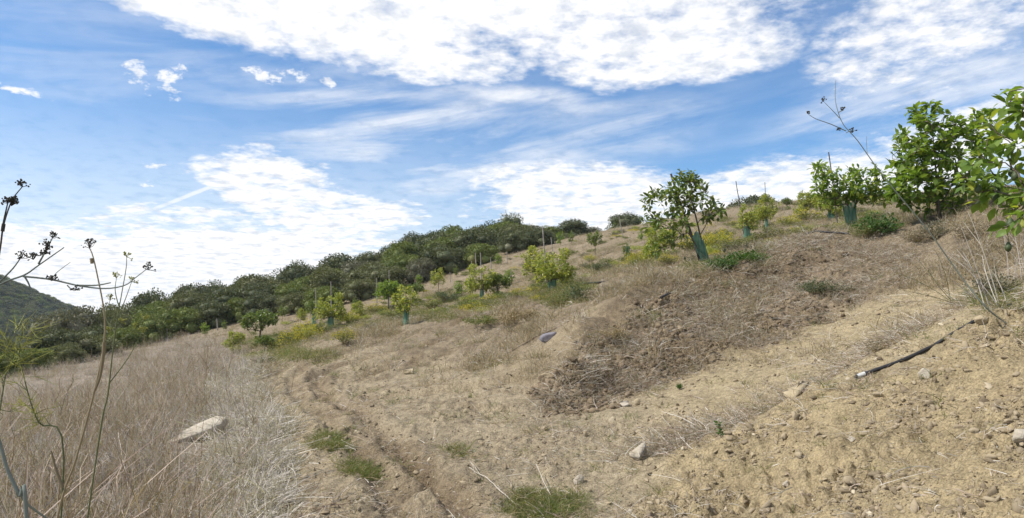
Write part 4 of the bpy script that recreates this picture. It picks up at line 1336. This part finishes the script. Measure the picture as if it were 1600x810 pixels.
BUSH = {'yellow': bush_shape(801, 'grass_green', 'flower_yellow'), 'yellow2': bush_shape(802, 'avocado_yellow', 'flower_yellow'), 'herb': bush_shape(803, 'herb_green', None, 560, 0.07),
        'blue': bush_shape(804, 'bush_blue', None, 560, 0.045), 'green': bush_shape(805, 'grass_green', None, 560, 0.05), 'dry': bush_shape(806, 'dry_grass', None, 420, 0.05), 'grey': bush_shape(807, 'dry_grey', None, 420, 0.05), 'sage': bush_shape(808, 'scrub_grey', None, 480, 0.05)}
BUSHES = [  # centre foot, width px, height px, kind, name, label
    (538, 542, 40, 24, 'yellow', 'flowering_bush', 'small lone bush with bright yellow flowers beside the track'),
    (578, 524, 30, 16, 'sage', 'weed_bush', 'small greyish weed bush right of the lone yellow-flowered bush'),
    (455, 545, 46, 34, 'yellow', 'flowering_bush', 'yellow-flowered bush at lower left of the orchard row'),
    (478, 536, 50, 34, 'yellow2', 'flowering_bush', 'tall yellowish bush below the small dim sleeved tree'),
    (432, 549, 40, 24, 'green', 'weed_bush', 'green weed bush left of the yellow-flowered patch'),
    (500, 524, 40, 22, 'green', 'weed_bush', 'green weed bush at the foot of the round pale tree'),
    (545, 507, 44, 18, 'yellow2', 'flowering_bush', 'low yellow bush right of the round pale green tree'),
    (585, 493, 44, 14, 'yellow', 'flowering_bush', 'low yellow-flowered strip left of the round green tree'),
    (1090, 398, 70, 38, 'yellow', 'flowering_bush', 'yellow-flowered bush seen behind the leaning trunk'),
    (1125, 392, 60, 36, 'yellow2', 'flowering_bush', 'yellowish bush right behind the leaning trunk'),
    (998, 418, 46, 24, 'yellow2', 'flowering_bush', 'yellowish bush at the foot of the bushy yellow-green tree'),
    (1045, 414, 40, 18, 'yellow', 'flowering_bush', 'yellow-flowered weed right of the dark net sleeve'),
    (1262, 346, 56, 20, 'yellow', 'flowering_bush', 'yellow-flowered bush near the crest left of drooping sleeve'),
    (1230, 352, 44, 16, 'yellow2', 'flowering_bush', 'low yellowish bush right of the short-sleeved tree'),
    (1275, 466, 66, 30, 'blue', 'weed_bush', 'compact dark blue-green bush on the brown mound'),
    (1310, 462, 50, 20, 'sage', 'weed_bush', 'sparse grey weed right of the compact blue-green bush'),
    (1372, 372, 74, 38, 'herb', 'weed_bush', 'green herb bush between torn sleeve and bushy tree'),
    (1352, 378, 50, 22, 'green', 'weed_bush', 'low green weed before the torn net sleeve'),
    (1128, 436, 62, 26, 'herb', 'weed_bush', 'bright green herb at the foot of the leaning tree'),
    (1168, 428, 72, 26, 'herb', 'weed_bush', 'bright green trailing herb right of the leaning trunk'),
    (1205, 384, 70, 24, 'sage', 'dry_tussock', 'rounded greyish tussock below the tapered green sleeve'),
    (905, 478, 60, 34, 'blue', 'weed_bush', 'dark green bush right of the wide-topped net sleeve'),
    (876, 476, 50, 22, 'green', 'weed_bush', 'green grass bush at the foot of wide-topped net sleeve'),
    (880, 440, 46, 16, 'blue', 'weed_bush', 'dim green weed behind the wide-topped net sleeve'),
    (795, 512, 60, 38, 'dry', 'dry_tussock', 'brown dry tussock on the slope above the grey-purple stone'),
    (826, 502, 50, 26, 'dry', 'dry_tussock', 'tan dry tussock right of the larger brown tussock'),
    (700, 474, 60, 20, 'blue', 'weed_bush', 'blue-green low bush left of the round tree'),
    (675, 484, 50, 16, 'green', 'weed_bush', 'green weed strip right of the bright teal sleeve'),
    (765, 482, 44, 14, 'green', 'weed_bush', 'green weed at the foot of the round sleeved tree'),
    (940, 420, 50, 18, 'blue', 'weed_bush', 'blue-green weed at the foot of the dark loose tree'),
    (922, 410, 24, 12, 'yellow2', 'flowering_bush', 'small yellow weed left of the dark loose tree'),
    (620, 502, 60, 18, 'green', 'weed_bush', 'green weeds at the foot of the round green tree'),
    (1370, 560, 60, 22, 'grey', 'dry_tussock', 'small dry grey weed tuft at the trench edge'),
    (1460, 372, 60, 30, 'sage', 'weed_bush', 'sparse grey-green weed below the bushy tree'),
    (1555, 470, 90, 46, 'sage', 'weed_bush', 'grey-green weed tangle above the black pipe'),
    (1435, 380, 60, 24, 'grey', 'dry_tussock', 'dry grey weed tuft left below the bushy tree'),
    (1520, 375, 70, 30, 'grey', 'dry_tussock', 'dry grey weed tuft right below the bushy tree'),
    (960, 545, 60, 26, 'dry', 'dry_tussock', 'dry tan grass tuft at left edge of the mound'),
    (930, 480, 50, 22, 'grey', 'dry_tussock', 'dry grey tuft right of the dark green bush'),
    (1062, 612, 12, 10, 'herb', 'weed_bush', 'tiny green weed alone on the sandy strip'),
]
for (u, v, w, h, kd, nm, lab) in BUSHES:
    p = gp(u, v); d = p[1]
    t = thing(nm, p, lab, 'bush' if 'bush' in nm else 'tussock', None, rng.uniform(0, 6.28))
    for part, me in BUSH[kd]:
        o = link(part, me, t); o.scale = (w * d / F / 2, w * d / F / 2, h * d / F)

# low green and yellow weeds between the orchard rows, too many to tell apart
def weed_mask(x, y, u, v, m, r):
    rows_ = sstep(-0.15, 0.45, fbm((x * 0.62 + y * 0.78) / 5, (-x * 0.78 + y * 0.62) / 2.2, 2, 361))
    return rows_ * (1 - m['brush']) * (1 - m['mound']) * (1 - m['path']) * (v < edge_v(np.clip(u, 0, 930)) + 300) * (y < 56) * sstep(15, 20, r) * np.where(u > 420, 1, 0.3)


P = sample(620, weed_mask, 15, 56, 38, 0.9)
n = len(P); sw = rng.uniform(0.16, 0.42, n)
scatter('low_weeds', 'low green and yellow weeds dotted between the orchard rows', 'weeds', [BUSH['green'][0][1], BUSH['yellow'][0][1], BUSH['sage'][0][1], BUSH['yellow2'][0][1], BUSH['yellow'][2][1]], P, yaw(n, 0.05), np.stack([sw * 1.3, sw * 1.3, sw * 0.75], -1), rng.choice(5, n, p=[.34, .16, .2, .2, .1]))

# bright green seedling on the bank
p = gp(1127, 694); mb = MB(); st = MB()
tip = pt(1121, 660, p[1]) - p
st.tube([(0, 0, -0.02), tip * 0.5 + np.array([0.01, 0, 0]), tip], [0.004, 0.003, 0.002], 5)
D = rng.normal(size=(26, 3)); D[:, 2] = np.abs(D[:, 2]) * 0.6; T_ = tip[None] * rng.uniform(0.2, 1, (26, 1))
v, f = stamp(LEAF_S[0], LEAF_S[1], frames(D, rng.uniform(0, 6, 26), rng.uniform(0.025, 0.05, 26)), T_); mb.add(v, f)
t = thing('seedling', p, 'small upright bright green seedling on the near bank', 'seedling')
link('stem', st.mesh('stem', MAT['fennel_green']), t); link('leaves', mb.mesh('leaves', MAT['herb_green']), t)


# ------------------------------------------------------------------ stones
def stone(u, v, wpx, hpx, lab, mat='stone', seed=0, rz=0.0, tilt=(0, 0), depth=0.8, cuts=7, sub=3, sink=0.35, name='stone', cat='stone'):
    p = gp(u, v); d = p[1]
    w, h = wpx * d / F / 2, hpx * d / F / 2
    vv, ff = ico(sub, seed, 0.10, (1, 1, 1), cuts)
    vv = vv / np.abs(vv).max(0) * np.array([w, w * depth, h])
    o = link(name, mesh_np(name, vv, ff, MAT[mat]), None, (p[0], p[1], p[2] + h * (1 - 2 * sink)))
    o.rotation_euler = (tilt[0], tilt[1], rz)
    return tag(o, lab, cat)


def slab(u, v, wpx, dm, th, lab, mat, seed, rz, tilt, lift, n_=9, taper=0.5):
    """a flat broken stone: an uneven outline given thickness, edges knocked off"""
    rg = np.random.default_rng(seed); p = gp(u, v); w = wpx * p[1] / F / 2
    a = np.sort(rg.uniform(0, 2 * math.pi, n_) * 0.35 + np.arange(n_) * 2 * math.pi / n_ * 0.95)
    r_ = rg.uniform(0.72, 1.0, n_)
    o2 = np.stack([np.cos(a) * r_ * w, np.sin(a) * r_ * dm], -1)
    if n_ == 8: o2 = np.array([(-1, -.35), (-.45, -.8), (.25, -.75), (.96, -.5), (1, .45), (.66, 1), (-.15, .8), (-.82, .25)]) * np.array([w, dm])
    lv = [(0.86, -th * 0.5), (1.0, -th * 0.36), (1.0, th * 0.40), (0.965, th * 0.5)]
    V = []
    for k, z in lv:
        for (x_, y_) in o2:
            V.append((x_ * k + rg.normal() * th * 0.08, y_ * k + rg.normal() * th * 0.08, z * (1 + taper * x_ / w) + rg.normal() * th * 0.06))
    V += [(0, 0, -th * 0.5), (0, 0, th * 0.52)]
    f_ = []
    for i in range(3):
        for j in range(n_):
            q_ = (j + 1) % n_; a0, b0_, c0, d0 = i * n_ + j, i * n_ + q_, (i + 1) * n_ + q_, (i + 1) * n_ + j
            f_ += [(a0, b0_, c0), (a0, c0, d0)]
    for j in range(n_):
        q_ = (j + 1) % n_; f_ += [(q_, j, 4 * n_), (3 * n_ + j, 3 * n_ + q_, 4 * n_ + 1)]
    o = link('flat_stone', mesh_np('flat_stone', V, f_, MAT[mat]), None, (p[0], p[1], p[2] + lift))
    o.rotation_euler = (tilt[0], tilt[1], rz)
    return tag(o, lab, 'stone')


slab(308, 700, 88, 0.15, 0.085, 'large pale flat stone slab lying among the dead weeds', 'stone', 931, 0.05, (0.42, -0.30), 0.10, 8, 0.25)
slab(998, 722, 36, 0.12, 0.09, 'pale squarish stone half buried at foot of the near bank', 'stone', 902, 0.2, (0.5, -0.35), 0.04, 6)
stone(905, 752, 17, 20, 'small upright pale stone above the green grass clump', 'stone', 903, 0.2, (0.1, 0.3), 0.8, 8, 3, 0.2)
stone(1446, 596, 20, 22, 'rounded pale stone on the bank below the black pipe', 'stone', 904, 0, (0, 0.2), 0.9, 8, 3, 0.15)
stone(1597, 700, 30, 24, 'pale stone at the right edge of the near bank', 'stone', 905, 0, (0, 0.1), 0.9, 7, 3, 0.25)
stone(856, 552, 34, 18, 'grey-purple rounded stone on the slope left of the mound', 'stone_grey', 906, 0.4, (0, -0.5), 0.7, 5, 3, 0.15)
slab(915, 592, 36, 0.07, 0.07, 'elongated pale stone at the lower left of the mound', 'stone', 907, 0.6, (0.4, -0.75), 0.06, 6)
slab(976, 638, 24, 0.07, 0.05, 'flat pale stone on the sandy strip below the mound', 'stone', 908, 0, (0.3, 0), 0.03, 7)
stone(996, 636, 14, 13, 'small blocky stone touching the flat pale stone', 'stone_tan', 909, 0.5, (0, 0.3), 0.7, 8, 3, 0.2)
slab(1245, 628, 54, 0.09, 0.07, 'tan layered stone ledge at the trench beside a dark hole', 'stone_tan', 910, 0.1, (0.25, -0.40), 0.015, 9)
slab(640, 582, 26, 0.12, 0.07, 'flat tan stone on the slope right of the track bend', 'stone_tan', 911, 0.1, (0.1, 0), 0.03, 7)
stone(618, 803, 14, 11, 'small rounded stone at the bottom edge by the rut', 'stone_tan', 912, 0, (0, 0), 0.9, 6, 3, 0.25)
stone(223, 763, 12, 9, 'small pale stone among dead weeds below the slab', 'stone', 913, 0, (0, 0), 0.9, 6, 3, 0.1)
stone(1330, 690, 16, 10, 'small pale stone in the middle of the near bank', 'stone', 914, 0.4, (0, 0), 0.8, 7, 3, 0.3)
stone(1228, 738, 14, 10, 'small pale stone at lower left of the near bank', 'stone', 915, 1.0, (0, 0), 0.8, 7, 3, 0.3)
stone(1176, 705, 12, 9, 'tan pebble left of the small pale bank stone', 'stone_tan', 916, 1.4, (0, 0), 0.8, 7, 3, 0.3)
stone(1478, 533, 11, 14, 'brown clod standing at the gap in the black pipe', 'stone_tan', 917, 0.4, (0, 0), 0.8, 5, 3, 0.2)
stone(868, 632, 16, 10, 'pale crumb stone in the dark crumbled earth', 'stone', 918, 0.4, (0, 0), 0.8, 7, 3, 0.2)
stone(1535, 522, 22, 16, 'brown clod right above the rounded pale stone', 'stone_tan', 919, 0.4, (0, 0), 0.8, 5, 3, 0.25)
stone(1320, 760, 11, 8, 'tan pebble near the bottom of the near bank', 'stone_tan', 920, 0.4, (0, 0), 0.8, 7, 3, 0.3)


# ------------------------------------------------------------------ pipe and hoses
def lying(px, r_, name, mat, lab, cat, lift=0.7, sides=8, wob=0.0, dense=4, smooth=True, ymax=140):
    P_ = [gp(u, v, ymax) for u, v in px]; P_ = np.array(P_)
    n_ = (len(P_) - 1) * dense + 1
    s = np.linspace(0, len(P_) - 1, n_); q = np.stack([np.interp(s, np.arange(len(P_)), P_[:, k]) for k in range(3)], -1)
    q[:, 2] += r_ * lift
    q[:, :2] += rng.normal(size=(n_, 2)) * wob
    b0 = q[0].copy(); mb = MB(); mb.tube(q - b0, r_, sides)
    o = link(name, mb.mesh(name, MAT[mat], smooth), None, b0)
    return tag(o, lab, cat), q


pp = np.array([gp(u, v) for u, v in ((1345, 594), (1370, 583), (1400, 570), (1430, 556), (1460, 541), (1490, 527), (1520, 511), (1550, 496), (1580, 481))])
sm_ = pp[:, 2].copy(); sm_[1:-1] = (pp[:-2, 2] + pp[1:-1, 2] + pp[2:, 2]) / 3; pp[:, 2] = np.maximum(sm_, pp[:, 2] - 0.01)
pp[:, 2] += np.array([0.016, 0.012, 0.010, 0.002, -0.008, 0.0, 0.012, 0.02, 0.024])
root = thing('irrigation_pipe', pp[0], 'black plastic irrigation pipe half buried along the bank crest', 'pipe')
s = np.linspace(0, 8, 33); q = np.stack([np.interp(s, np.arange(9), pp[:, k]) for k in range(3)], -1) - pp[0]
mb = MB(); mb.tube(q, 0.015, 12, cap=False); link('pipe', mb.mesh('pipe', MAT['black_plastic'], True), root)
dr = (q[0] - q[3]); dr /= np.linalg.norm(dr)
mb = MB(); mb.tube([q[0] - dr * 0.04, q[0] + dr * 0.03], 0.019, 12, cap=False); link('end_fitting', mb.mesh('end_fitting', MAT['grey_fitting'], True), root)
mb = MB(); mb.tube([q[0] + dr * 0.026, q[0] + dr * 0.055], 0.015, 12); link('pipe_mouth', mb.mesh('pipe_mouth', MAT['black_plastic'], True), root)
lying([(1188, 405), (1215, 398), (1245, 390), (1275, 385), (1330, 378)], 0.022, 'drip_hose', 'black_plastic', 'black drip hose on the mound right of the leaning tree', 'hose')
lying([(868, 458), (905, 450), (945, 440), (990, 430)], 0.03, 'drip_hose', 'black_plastic', 'black drip hose on the slope right of wide-topped sleeve', 'hose')
lying([(845, 446), (880, 440), (920, 432)], 0.025, 'drip_hose', 'black_plastic', 'thin black drip hose behind the wide-topped sleeve', 'hose')
lying([(1033, 482), (1048, 470)], 0.022, 'hose_end', 'black_plastic', 'short dark hose end sticking out of the mound left side', 'hose', 2.0)
lying([(1210, 352), (1240, 346), (1290, 338)], 0.02, 'drip_hose', 'black_plastic', 'dark drip hose near crest under the yellow bushes', 'hose')
lying([(800, 556), (838, 540), (870, 527)], 0.012, 'dead_branch', 'bark', 'thin dead brown branch beside the grey-purple stone', 'branch', 1.2)

# ------------------------------------------------------------------ bleached twigs
def twig(px, r_, lab, mat='bleached_twig', fork=None, dz=0.02):
    P_ = []
    for (u, v, l) in px:
        g_ = gp(u, v); P_.append((g_[0], g_[1], g_[2] + l))
    P_ = np.array(P_); mb = MB(); b0 = P_[0]
    n_ = (len(P_) - 1) * 4 + 1; s = np.linspace(0, len(P_) - 1, n_)
    q = np.stack([np.interp(s, np.arange(len(P_)), P_[:, k]) for k in range(3)], -1) + rng.normal(size=(n_, 3)) * r_ * 0.5
    mb.tube(q - b0, r_ * np.linspace(0.6, 1.1, n_), 6)
    if fork:
        i = n_ // 3; f_ = np.array([gp(*fork)]) + np.array([0, 0, dz]); mb.tube(np.array([q[i], (q[i] + f_[0]) / 2 + [0, 0, 0.01], f_[0]]) - b0, r_ * np.array([0.8, 0.6, 0.35]), 5)
    return tag(link('dead_twig', mb.mesh('dead_twig', MAT[mat], True), None, b0), lab, 'twig')


twig([(733, 736, .03), (745, 742, .03), (762, 752, .04), (780, 772, .03), (803, 785, .02)], 0.005, 'long crooked bleached twig lying beside the track', fork=(735, 726))
twig([(838, 742, .10), (850, 762, .06), (866, 785, .0)], 0.005, 'short bleached twig sticking out of the green grass clump')
twig([(488, 806, .02), (512, 798, .03), (538, 797, .02)], 0.005, 'brown curved twig at the bottom edge left of the rut', 'twig_bark')
twig([(182, 724, .30), (190, 750, .25), (196, 775, .15), (205, 805, .05)], 0.005, 'thin pale crooked twig standing in the dead weeds')
twig([(1135, 436, .06), (1150, 450, .05), (1152, 462, .04), (1172, 474, .02)], 0.005, 'pale curved root hanging on the mound below the leaning tree')
twig([(918, 535, .02), (940, 530, .05), (965, 524, .08), (985, 530, .03)], 0.005, 'pale dead branch on left edge of the mound')
twig([(1578, 470, .05), (1600, 474, .1)], 0.005, 'pale bent twig at the right edge above pipe')


# ------------------------------------------------------------------ fennel and dry stalks
def stalk(px, Y, r0, r1, mb, m=0, base_to_ground=None, sides=6):
    P_ = [pt(u, v, Y + dy) for (u, v, dy) in px]
    if base_to_ground is not None: P_ = [np.array(base_to_ground)] + P_
    P_ = np.array(P_)
    n_ = (len(P_) - 1) * 5 + 1; s = np.linspace(0, len(P_) - 1, n_)
    # smooth by Catmull-Rom
    i = np.clip(np.floor(s).astype(int), 0, len(P_) - 2); t = (s - i)[:, None]
    g_ = lambda k: P_[np.clip(k, 0, len(P_) - 1)]
    a, b_, c, d = g_(i - 1), g_(i), g_(i + 1), g_(i + 2)
    q = 0.5 * ((2 * b_) + (-a + c) * t + (2 * a - 5 * b_ + 4 * c - d) * t ** 2 + (-a + 3 * b_ - 3 * c + d) * t ** 3)
    mb.append((q, np.linspace(r0, r1, n_)))
    return q


def umbel(c, ax, rays, L, rg, dot=0.003):
    """a seed head: thin rays each ending in a little cluster"""
    mb = MB(); ax = ax / np.linalg.norm(ax)
    for k in range(rays):
        d = ax + rg.normal(size=3) * 0.55; d /= np.linalg.norm(d); e = d * L * rg.uniform(0.6, 1.1)
        mb.tube([np.zeros(3), e * 0.5 + rg.normal(size=3) * 0.002, e], [0.0012, 0.001, 0.0008], 4)
        for q in range(3):
            vv, ff = ico(1, int(rg.integers(999)), 0.3); mb.add(vv * dot * rg.uniform(0.6, 1.2) + e + rg.normal(size=3) * dot, ff)
    return mb


def plant(name, label, cat, base, parts):
    t = thing(name, base, label, cat)
    for nm, mb, mats in parts: link(nm, mb.mesh(nm, [MAT[m_] for m_ in mats], True), t)
    return t


def stem_part(list_, base):
    mb = MB()
    for q, r_ in list_: mb.tube(q - base, r_, 7)
    return mb


rf = np.random.default_rng(9)
# tall brown stalk (left), bluish seed head on top
Y = 2.6
gb = lambda u, Y_: np.array([(u - U0) / F * Y_, Y_, gz((u - U0) / F * Y_, Y_)])
base = gb(40, Y); L_ = []
q = stalk([(85, 830, 0), (118, 720, 0), (148, 610, 0), (162, 540, 0), (163, 490, 0), (152, 430, 0), (145, 400, 0), (140, 388, 0)], Y, 0.0046, 0.0018, L_, 0, base)
q2 = stalk([(98, 762, 0), (88, 735, 0), (80, 705, 0)], Y, 0.006, 0.003, L_)
q3 = stalk([(146, 615, 0), (156, 590, 0), (161, 560, 0), (163, 535, 0)], Y, 0.0035, 0.007, L_)
q4 = stalk([(144, 412, 0), (143, 404, 0)], Y, 0.006, 0.006, L_)
um = umbel(None, np.array([0, 0, 1.0]), 13, 0.032, rf)
t = thing('fennel_stalk', base, 'tall brown dry fennel stalk in left foreground with dark seed head on top', 'dry plant')
link('stem', stem_part(L_, base).mesh('stem', [MAT['old_stalk']], True), t)
link('seed_head', um.mesh('seed_head', [MAT['fennel_dark']], True), t, q[-1] - base)

# thinner green-brown stalk with yellow sprays
base = gb(120, 2.9); L_ = []; Y = 2.9
q = stalk([(152, 705, 0), (168, 620, 0), (175, 560, 0), (182, 505, 0), (190, 460, 0), (197, 420, 0), (198, 402, 0)], Y, 0.0036, 0.0012, L_, 0, base)
for a, bb, c in (((178, 540), (205, 520), (225, 500)), ((183, 500), (195, 470), (206, 440)), ((180, 520), (165, 495), (172, 470)), ((170, 600), (200, 560), (222, 520)), ((186, 480), (180, 455), (182, 435))):
    stalk([(*a, 0), (*bb, 0.02), (*c, 0.05)], Y, 0.0025, 0.001, L_)
t = thing('fennel_stalk', base, 'thin greenish fennel stalk with yellow sprays right of the tall brown stalk', 'dry plant')
link('stem', stem_part(L_, base).mesh('stem', [MAT['fennel_green']], True), t)
for (u, v) in ((225, 500), (206, 440), (172, 470), (222, 520), (182, 435), (198, 402), (210, 515), (190, 505), (170, 520)):
    um = umbel(None, np.array([0, 0, 1.0]), 8, 0.024, rf, 0.003)
    link('flower_head', um.mesh('flower_head', [MAT['fennel_yellow']], True), t, pt(u, v, Y + 0.03) - base)

# thick bluish stem, lower left corner
Y = 2.2; base = gb(120, Y); L_ = []
stalk([(42, 815, 0), (30, 775, 0), (12, 735, 0), (2, 700, 0), (-12, 650, 0), (-30, 560, 0), (-45, 480, 0), (-50, 400, 0)], Y, 0.0065, 0.0035, L_, 0, base)
stalk([(20, 750, 0), (30, 770, .02), (45, 790, .05), (80, 815, .1)], Y, 0.004, 0.003, L_)
stalk([(-45, 480, 0), (0, 445, 0), (38, 430, 0), (60, 415, 0), (100, 387, 0)], Y, 0.0038, 0.0015, L_)
stalk([(36, 432, 0), (80, 437, 0), (125, 447, 0), (165, 451, 0), (195, 446, 0), (212, 434, 0), (230, 420, 0)], Y, 0.0032, 0.0011, L_)
stalk([(120, 446, 0), (150, 446, 0), (173, 442, 0)], Y, 0.003, 0.0018, L_)
stalk([(38, 432, 0), (44, 442, 0), (48, 452, 0)], Y, 0.003, 0.002, L_)
stalk([(0, 440, 0), (20, 420, 0), (33, 402, 0)], Y, 0.0028, 0.0016, L_)
stalk([(60, 413, 0), (70, 395, 0), (82, 372, 0)], Y, 0.003, 0.0016, L_)
stalk([(105, 446, 0), (112, 452, 0), (125, 452, 0)], Y, 0.002, 0.0012, L_)
stalk([(80, 437, 0), (90, 425, .02), (110, 410, .04)], Y, 0.0015, 0.0008, L_)
t = thing('fennel_stalk', base, 'thick bluish fennel stem in lower left corner with dark forked branch against sky', 'dry plant')
link('stem', stem_part(L_, base).mesh('stem', [MAT['fennel_blue']], True), t)
for (u, v, n_, l) in ((232, 418, 9, .022), (33, 400, 10, .022), (82, 368, 9, .02), (72, 388, 9, .02), (62, 396, 8, .02), (52, 402, 8, .018), (80, 435, 10, .022), (118, 450, 7, .016), (75, 380, 7, .018), (68, 394, 7, .018)):
    um = umbel(None, np.array([0.2, 0, 1.0]), n_, l, rf, 0.0027)
    link('seed_head', um.mesh('seed_head', [MAT['fennel_dark']], True), t, pt(u, v + 4, Y) - base)

# dark stalk at the left edge
Y = 2.4; base = gb(-60, Y); L_ = []
stalk([(-30, 600, 0), (-15, 480, 0), (0, 390, 0), (5, 355, 0), (14, 325, 0), (22, 308, 0), (35, 292, 0)], Y, 0.0042, 0.0016, L_, 0, base)
stalk([(3, 360, 0), (7, 340, 0), (12, 318, 0)], Y, 0.003, 0.002, L_)
stalk([(4, 362, 0), (6, 350, 0)], Y, 0.006, 0.006, L_)
t = thing('fennel_stalk', base, 'dark fennel stalk rising at the left edge against blue sky', 'dry plant')
link('stem', stem_part(L_, base).mesh('stem', [MAT['fennel_dark']], True), t)
for (u, v, n_, l) in ((35, 292, 12, .022), (18, 322, 16, .026), (12, 318, 12, .02), (20, 316, 12, .02)):
    link('seed_head', umbel(None, np.array([0, 0, 1.0]), n_, l, rf, 0.0032).mesh('seed_head', [MAT['fennel_dark']], True), t, pt(u, v, Y) - base)

# feathery yellow-green fennel, left edge
def feathery(label, px, Y, n_br, seed, mat):
    rg = np.random.default_rng(seed); base = gb(px[0][0], Y); L_ = []; mb = MB()
    q = stalk([(u, v, 0) for u, v in px], Y, 0.004, 0.0012, L_, 0, base)
    for k in range(n_br):
        i = rg.integers(len(q) // 3, len(q)); p0 = q[i]; d = rg.normal(size=3); d[2] = abs(d[2]); d /= np.linalg.norm(d)
        L = rg.uniform(0.03, 0.10); e = p0 + d * L; L_.append((np.array([p0, (p0 + e) / 2 + rg.normal(size=3) * 0.01, e]), np.array([0.0014, 0.001, 0.0007])))
        for j in range(5):
            c = p0 + d * L * rg.uniform(0.4, 1); dd = d + rg.normal(size=3) * 0.7
            ribbon(mb, np.array([c, c + dd * 0.025, c + dd * 0.045]) - base, [0.0022, 0.002, 0.001], 0, None, rg)
    t = thing('fennel_plant', base, label, 'green plant')
    link('stem', stem_part(L_, base).mesh('stem', [MAT['fennel_green']], True), t); link('leaves', mb.mesh('leaves', [MAT[mat]]), t)


feathery('feathery yellow-green fennel at left edge before the scrub', [(-10, 700), (0, 640), (8, 590), (14, 560), (12, 530)], 2.8, 26, 51, 'fennel_yellow')
feathery('wispy pale fennel beside the left scrub with thin leaves', [(100, 720), (60, 660), (40, 600), (30, 550), (35, 520)], 3.0, 26, 52, 'fennel_yellow')
# dead brown flower head clump on the left
p = gp(118, 668); rg = np.random.default_rng(61); mb = MB()
for k in range(46):
    th = rg.uniform(0, 6.28); o_ = rg.uniform(0.0, 0.34); h = rg.uniform(0.28, 0.52)
    b0 = np.array([math.cos(th) * 0.04, math.sin(th) * 0.04, -0.02]); e = np.array([math.cos(th) * o_, math.sin(th) * o_ * 0.8, h])
    mb.tube([b0, (b0 + e) / 2 + rg.normal(size=3) * 0.03 + np.array([math.cos(th), math.sin(th), 0]) * 0.03, e], [0.005, 0.004, 0.002], 5)
plant('dead_weed', 'reddish brown dead weed clump like a basket in the left weeds', 'dry plant', p, [('stems', mb, ['dry_stem'])])

# long fennel stalk leaning across the sky at right
base = gp(1572, 512); Y = base[1]; L_ = []
Pt = [(1540, 480, -.05), (1500, 430, 0), (1450, 360, 0), (1410, 312, 0), (1370, 262, 0), (1340, 220, 0), (1318, 195, 0), (1308, 170, 0), (1305, 150, 0), (1306, 126, 0)]
q = stalk(Pt, Y, 0.0068, 0.0018, L_, 0, base)
stalk([(1322, 205, 0), (1300, 195, 0), (1275, 186, 0), (1265, 180, 0)], Y, 0.0045, 0.002, L_)
stalk([(1312, 185, 0), (1300, 172, 0), (1288, 160, 0)], Y, 0.0035, 0.0018, L_)
stalk([(1355, 240, 0), (1354, 225, 0), (1354, 213, 0)], Y, 0.002, 0.0012, L_)
stalk([(1322, 208, 0), (1330, 204, 0), (1334, 206, 0)], Y, 0.003, 0.002, L_)
stalk([(1310, 176, 0), (1318, 172, 0)], Y, 0.004, 0.004, L_)
t = thing('fennel_stalk', base, 'long leaning fennel stalk reaching into the blue sky at right', 'dry plant')
link('stem', stem_part(L_, base).mesh('stem', [MAT['fennel_blue']], True), t)
for (u, v) in ((1264, 180), (1287, 159), (1318, 172), (1333, 206), (1313, 205)):
    link('seed_head', umbel(None, np.array([-0.3, 0, 1.0]), 6, 0.03, rf, 0.006).mesh('seed_head', [MAT['fennel_dark']], True), t, pt(u, v, Y) - base)


def spray(label, foot, tips, r_, mat, name='dry_stalks'):
    b0 = gp(*foot); L_ = []
    for (u, v) in tips:
        e = pt(u, v, b0[1] + rf.uniform(-0.3, 0.3)); st_ = b0 + rf.normal(size=3) * np.array([0.05, 0.05, 0])
        mid = (st_ + e) / 2 + rf.normal(size=3) * 0.04 + np.array([0, 0, 0.05])
        s_ = np.linspace(0, 1, 9)[:, None]
        L_.append(((1 - s_) ** 2 * st_ + 2 * s_ * (1 - s_) * mid + s_ * s_ * e, np.linspace(r_, r_ * 0.35, 9)))
        c = L_[-1][0][5]; L_.append((np.array([c, c + (e - st_) * 0.2 + rf.normal(size=3) * 0.05]), np.array([r_ * 0.5, r_ * 0.25])))
    plant(name, label, 'dry plant', b0, [('stems', stem_part(L_, b0), [mat])])


spray('spray of pale dry stalks leaning left above the black pipe', (1560, 482), [(1468, 385), (1490, 370), (1505, 395), (1512, 330), (1520, 440), (1480, 430), (1535, 400), (1545, 420), (1500, 350)], 0.0055, 'straw')
spray('low greenish stalks lying left of the pale dry stalks', (1500, 478), [(1410, 430), (1430, 400), (1450, 420), (1415, 455), (1460, 390)], 0.004, 'fennel_green')
spray('upright mauve dry stalks under the near avocado boughs', (1585, 450), [(1560, 360), (1580, 350), (1540, 380), (1600, 365), (1555, 330)], 0.004, 'dry_mauve')


# ------------------------------------------------------------------ the air
def build_haze():
    x0, x1, y0, y1, z0, z1 = -1320, 1320, -1320, 1320, -60, 75
    v = [(x, y, z) for z in (z0, z1) for y in (y0, y1) for x in (x0, x1)]
    f = [(0, 2, 3, 1), (4, 5, 7, 6), (0, 1, 5, 4), (2, 6, 7, 3), (0, 4, 6, 2), (1, 3, 7, 5)]
    m = bpy.data.materials.new('air'); m.use_nodes = True; nt = m.node_tree; nt.nodes.clear()
    out = nt.nodes.new('ShaderNodeOutputMaterial'); pv = nt.nodes.new('ShaderNodeVolumePrincipled')
    pv.inputs['Color'].default_value = (0.80, 0.90, 1.0, 1); pv.inputs['Density'].default_value = 0.0002
    nt.links.new(pv.outputs[0], out.inputs['Volume'])
    o = link('haze', mesh_np('haze', v, f, m)); tag(o, 'faint pale blue haze of distance in the air', 'haze', kind='stuff')


build_haze()
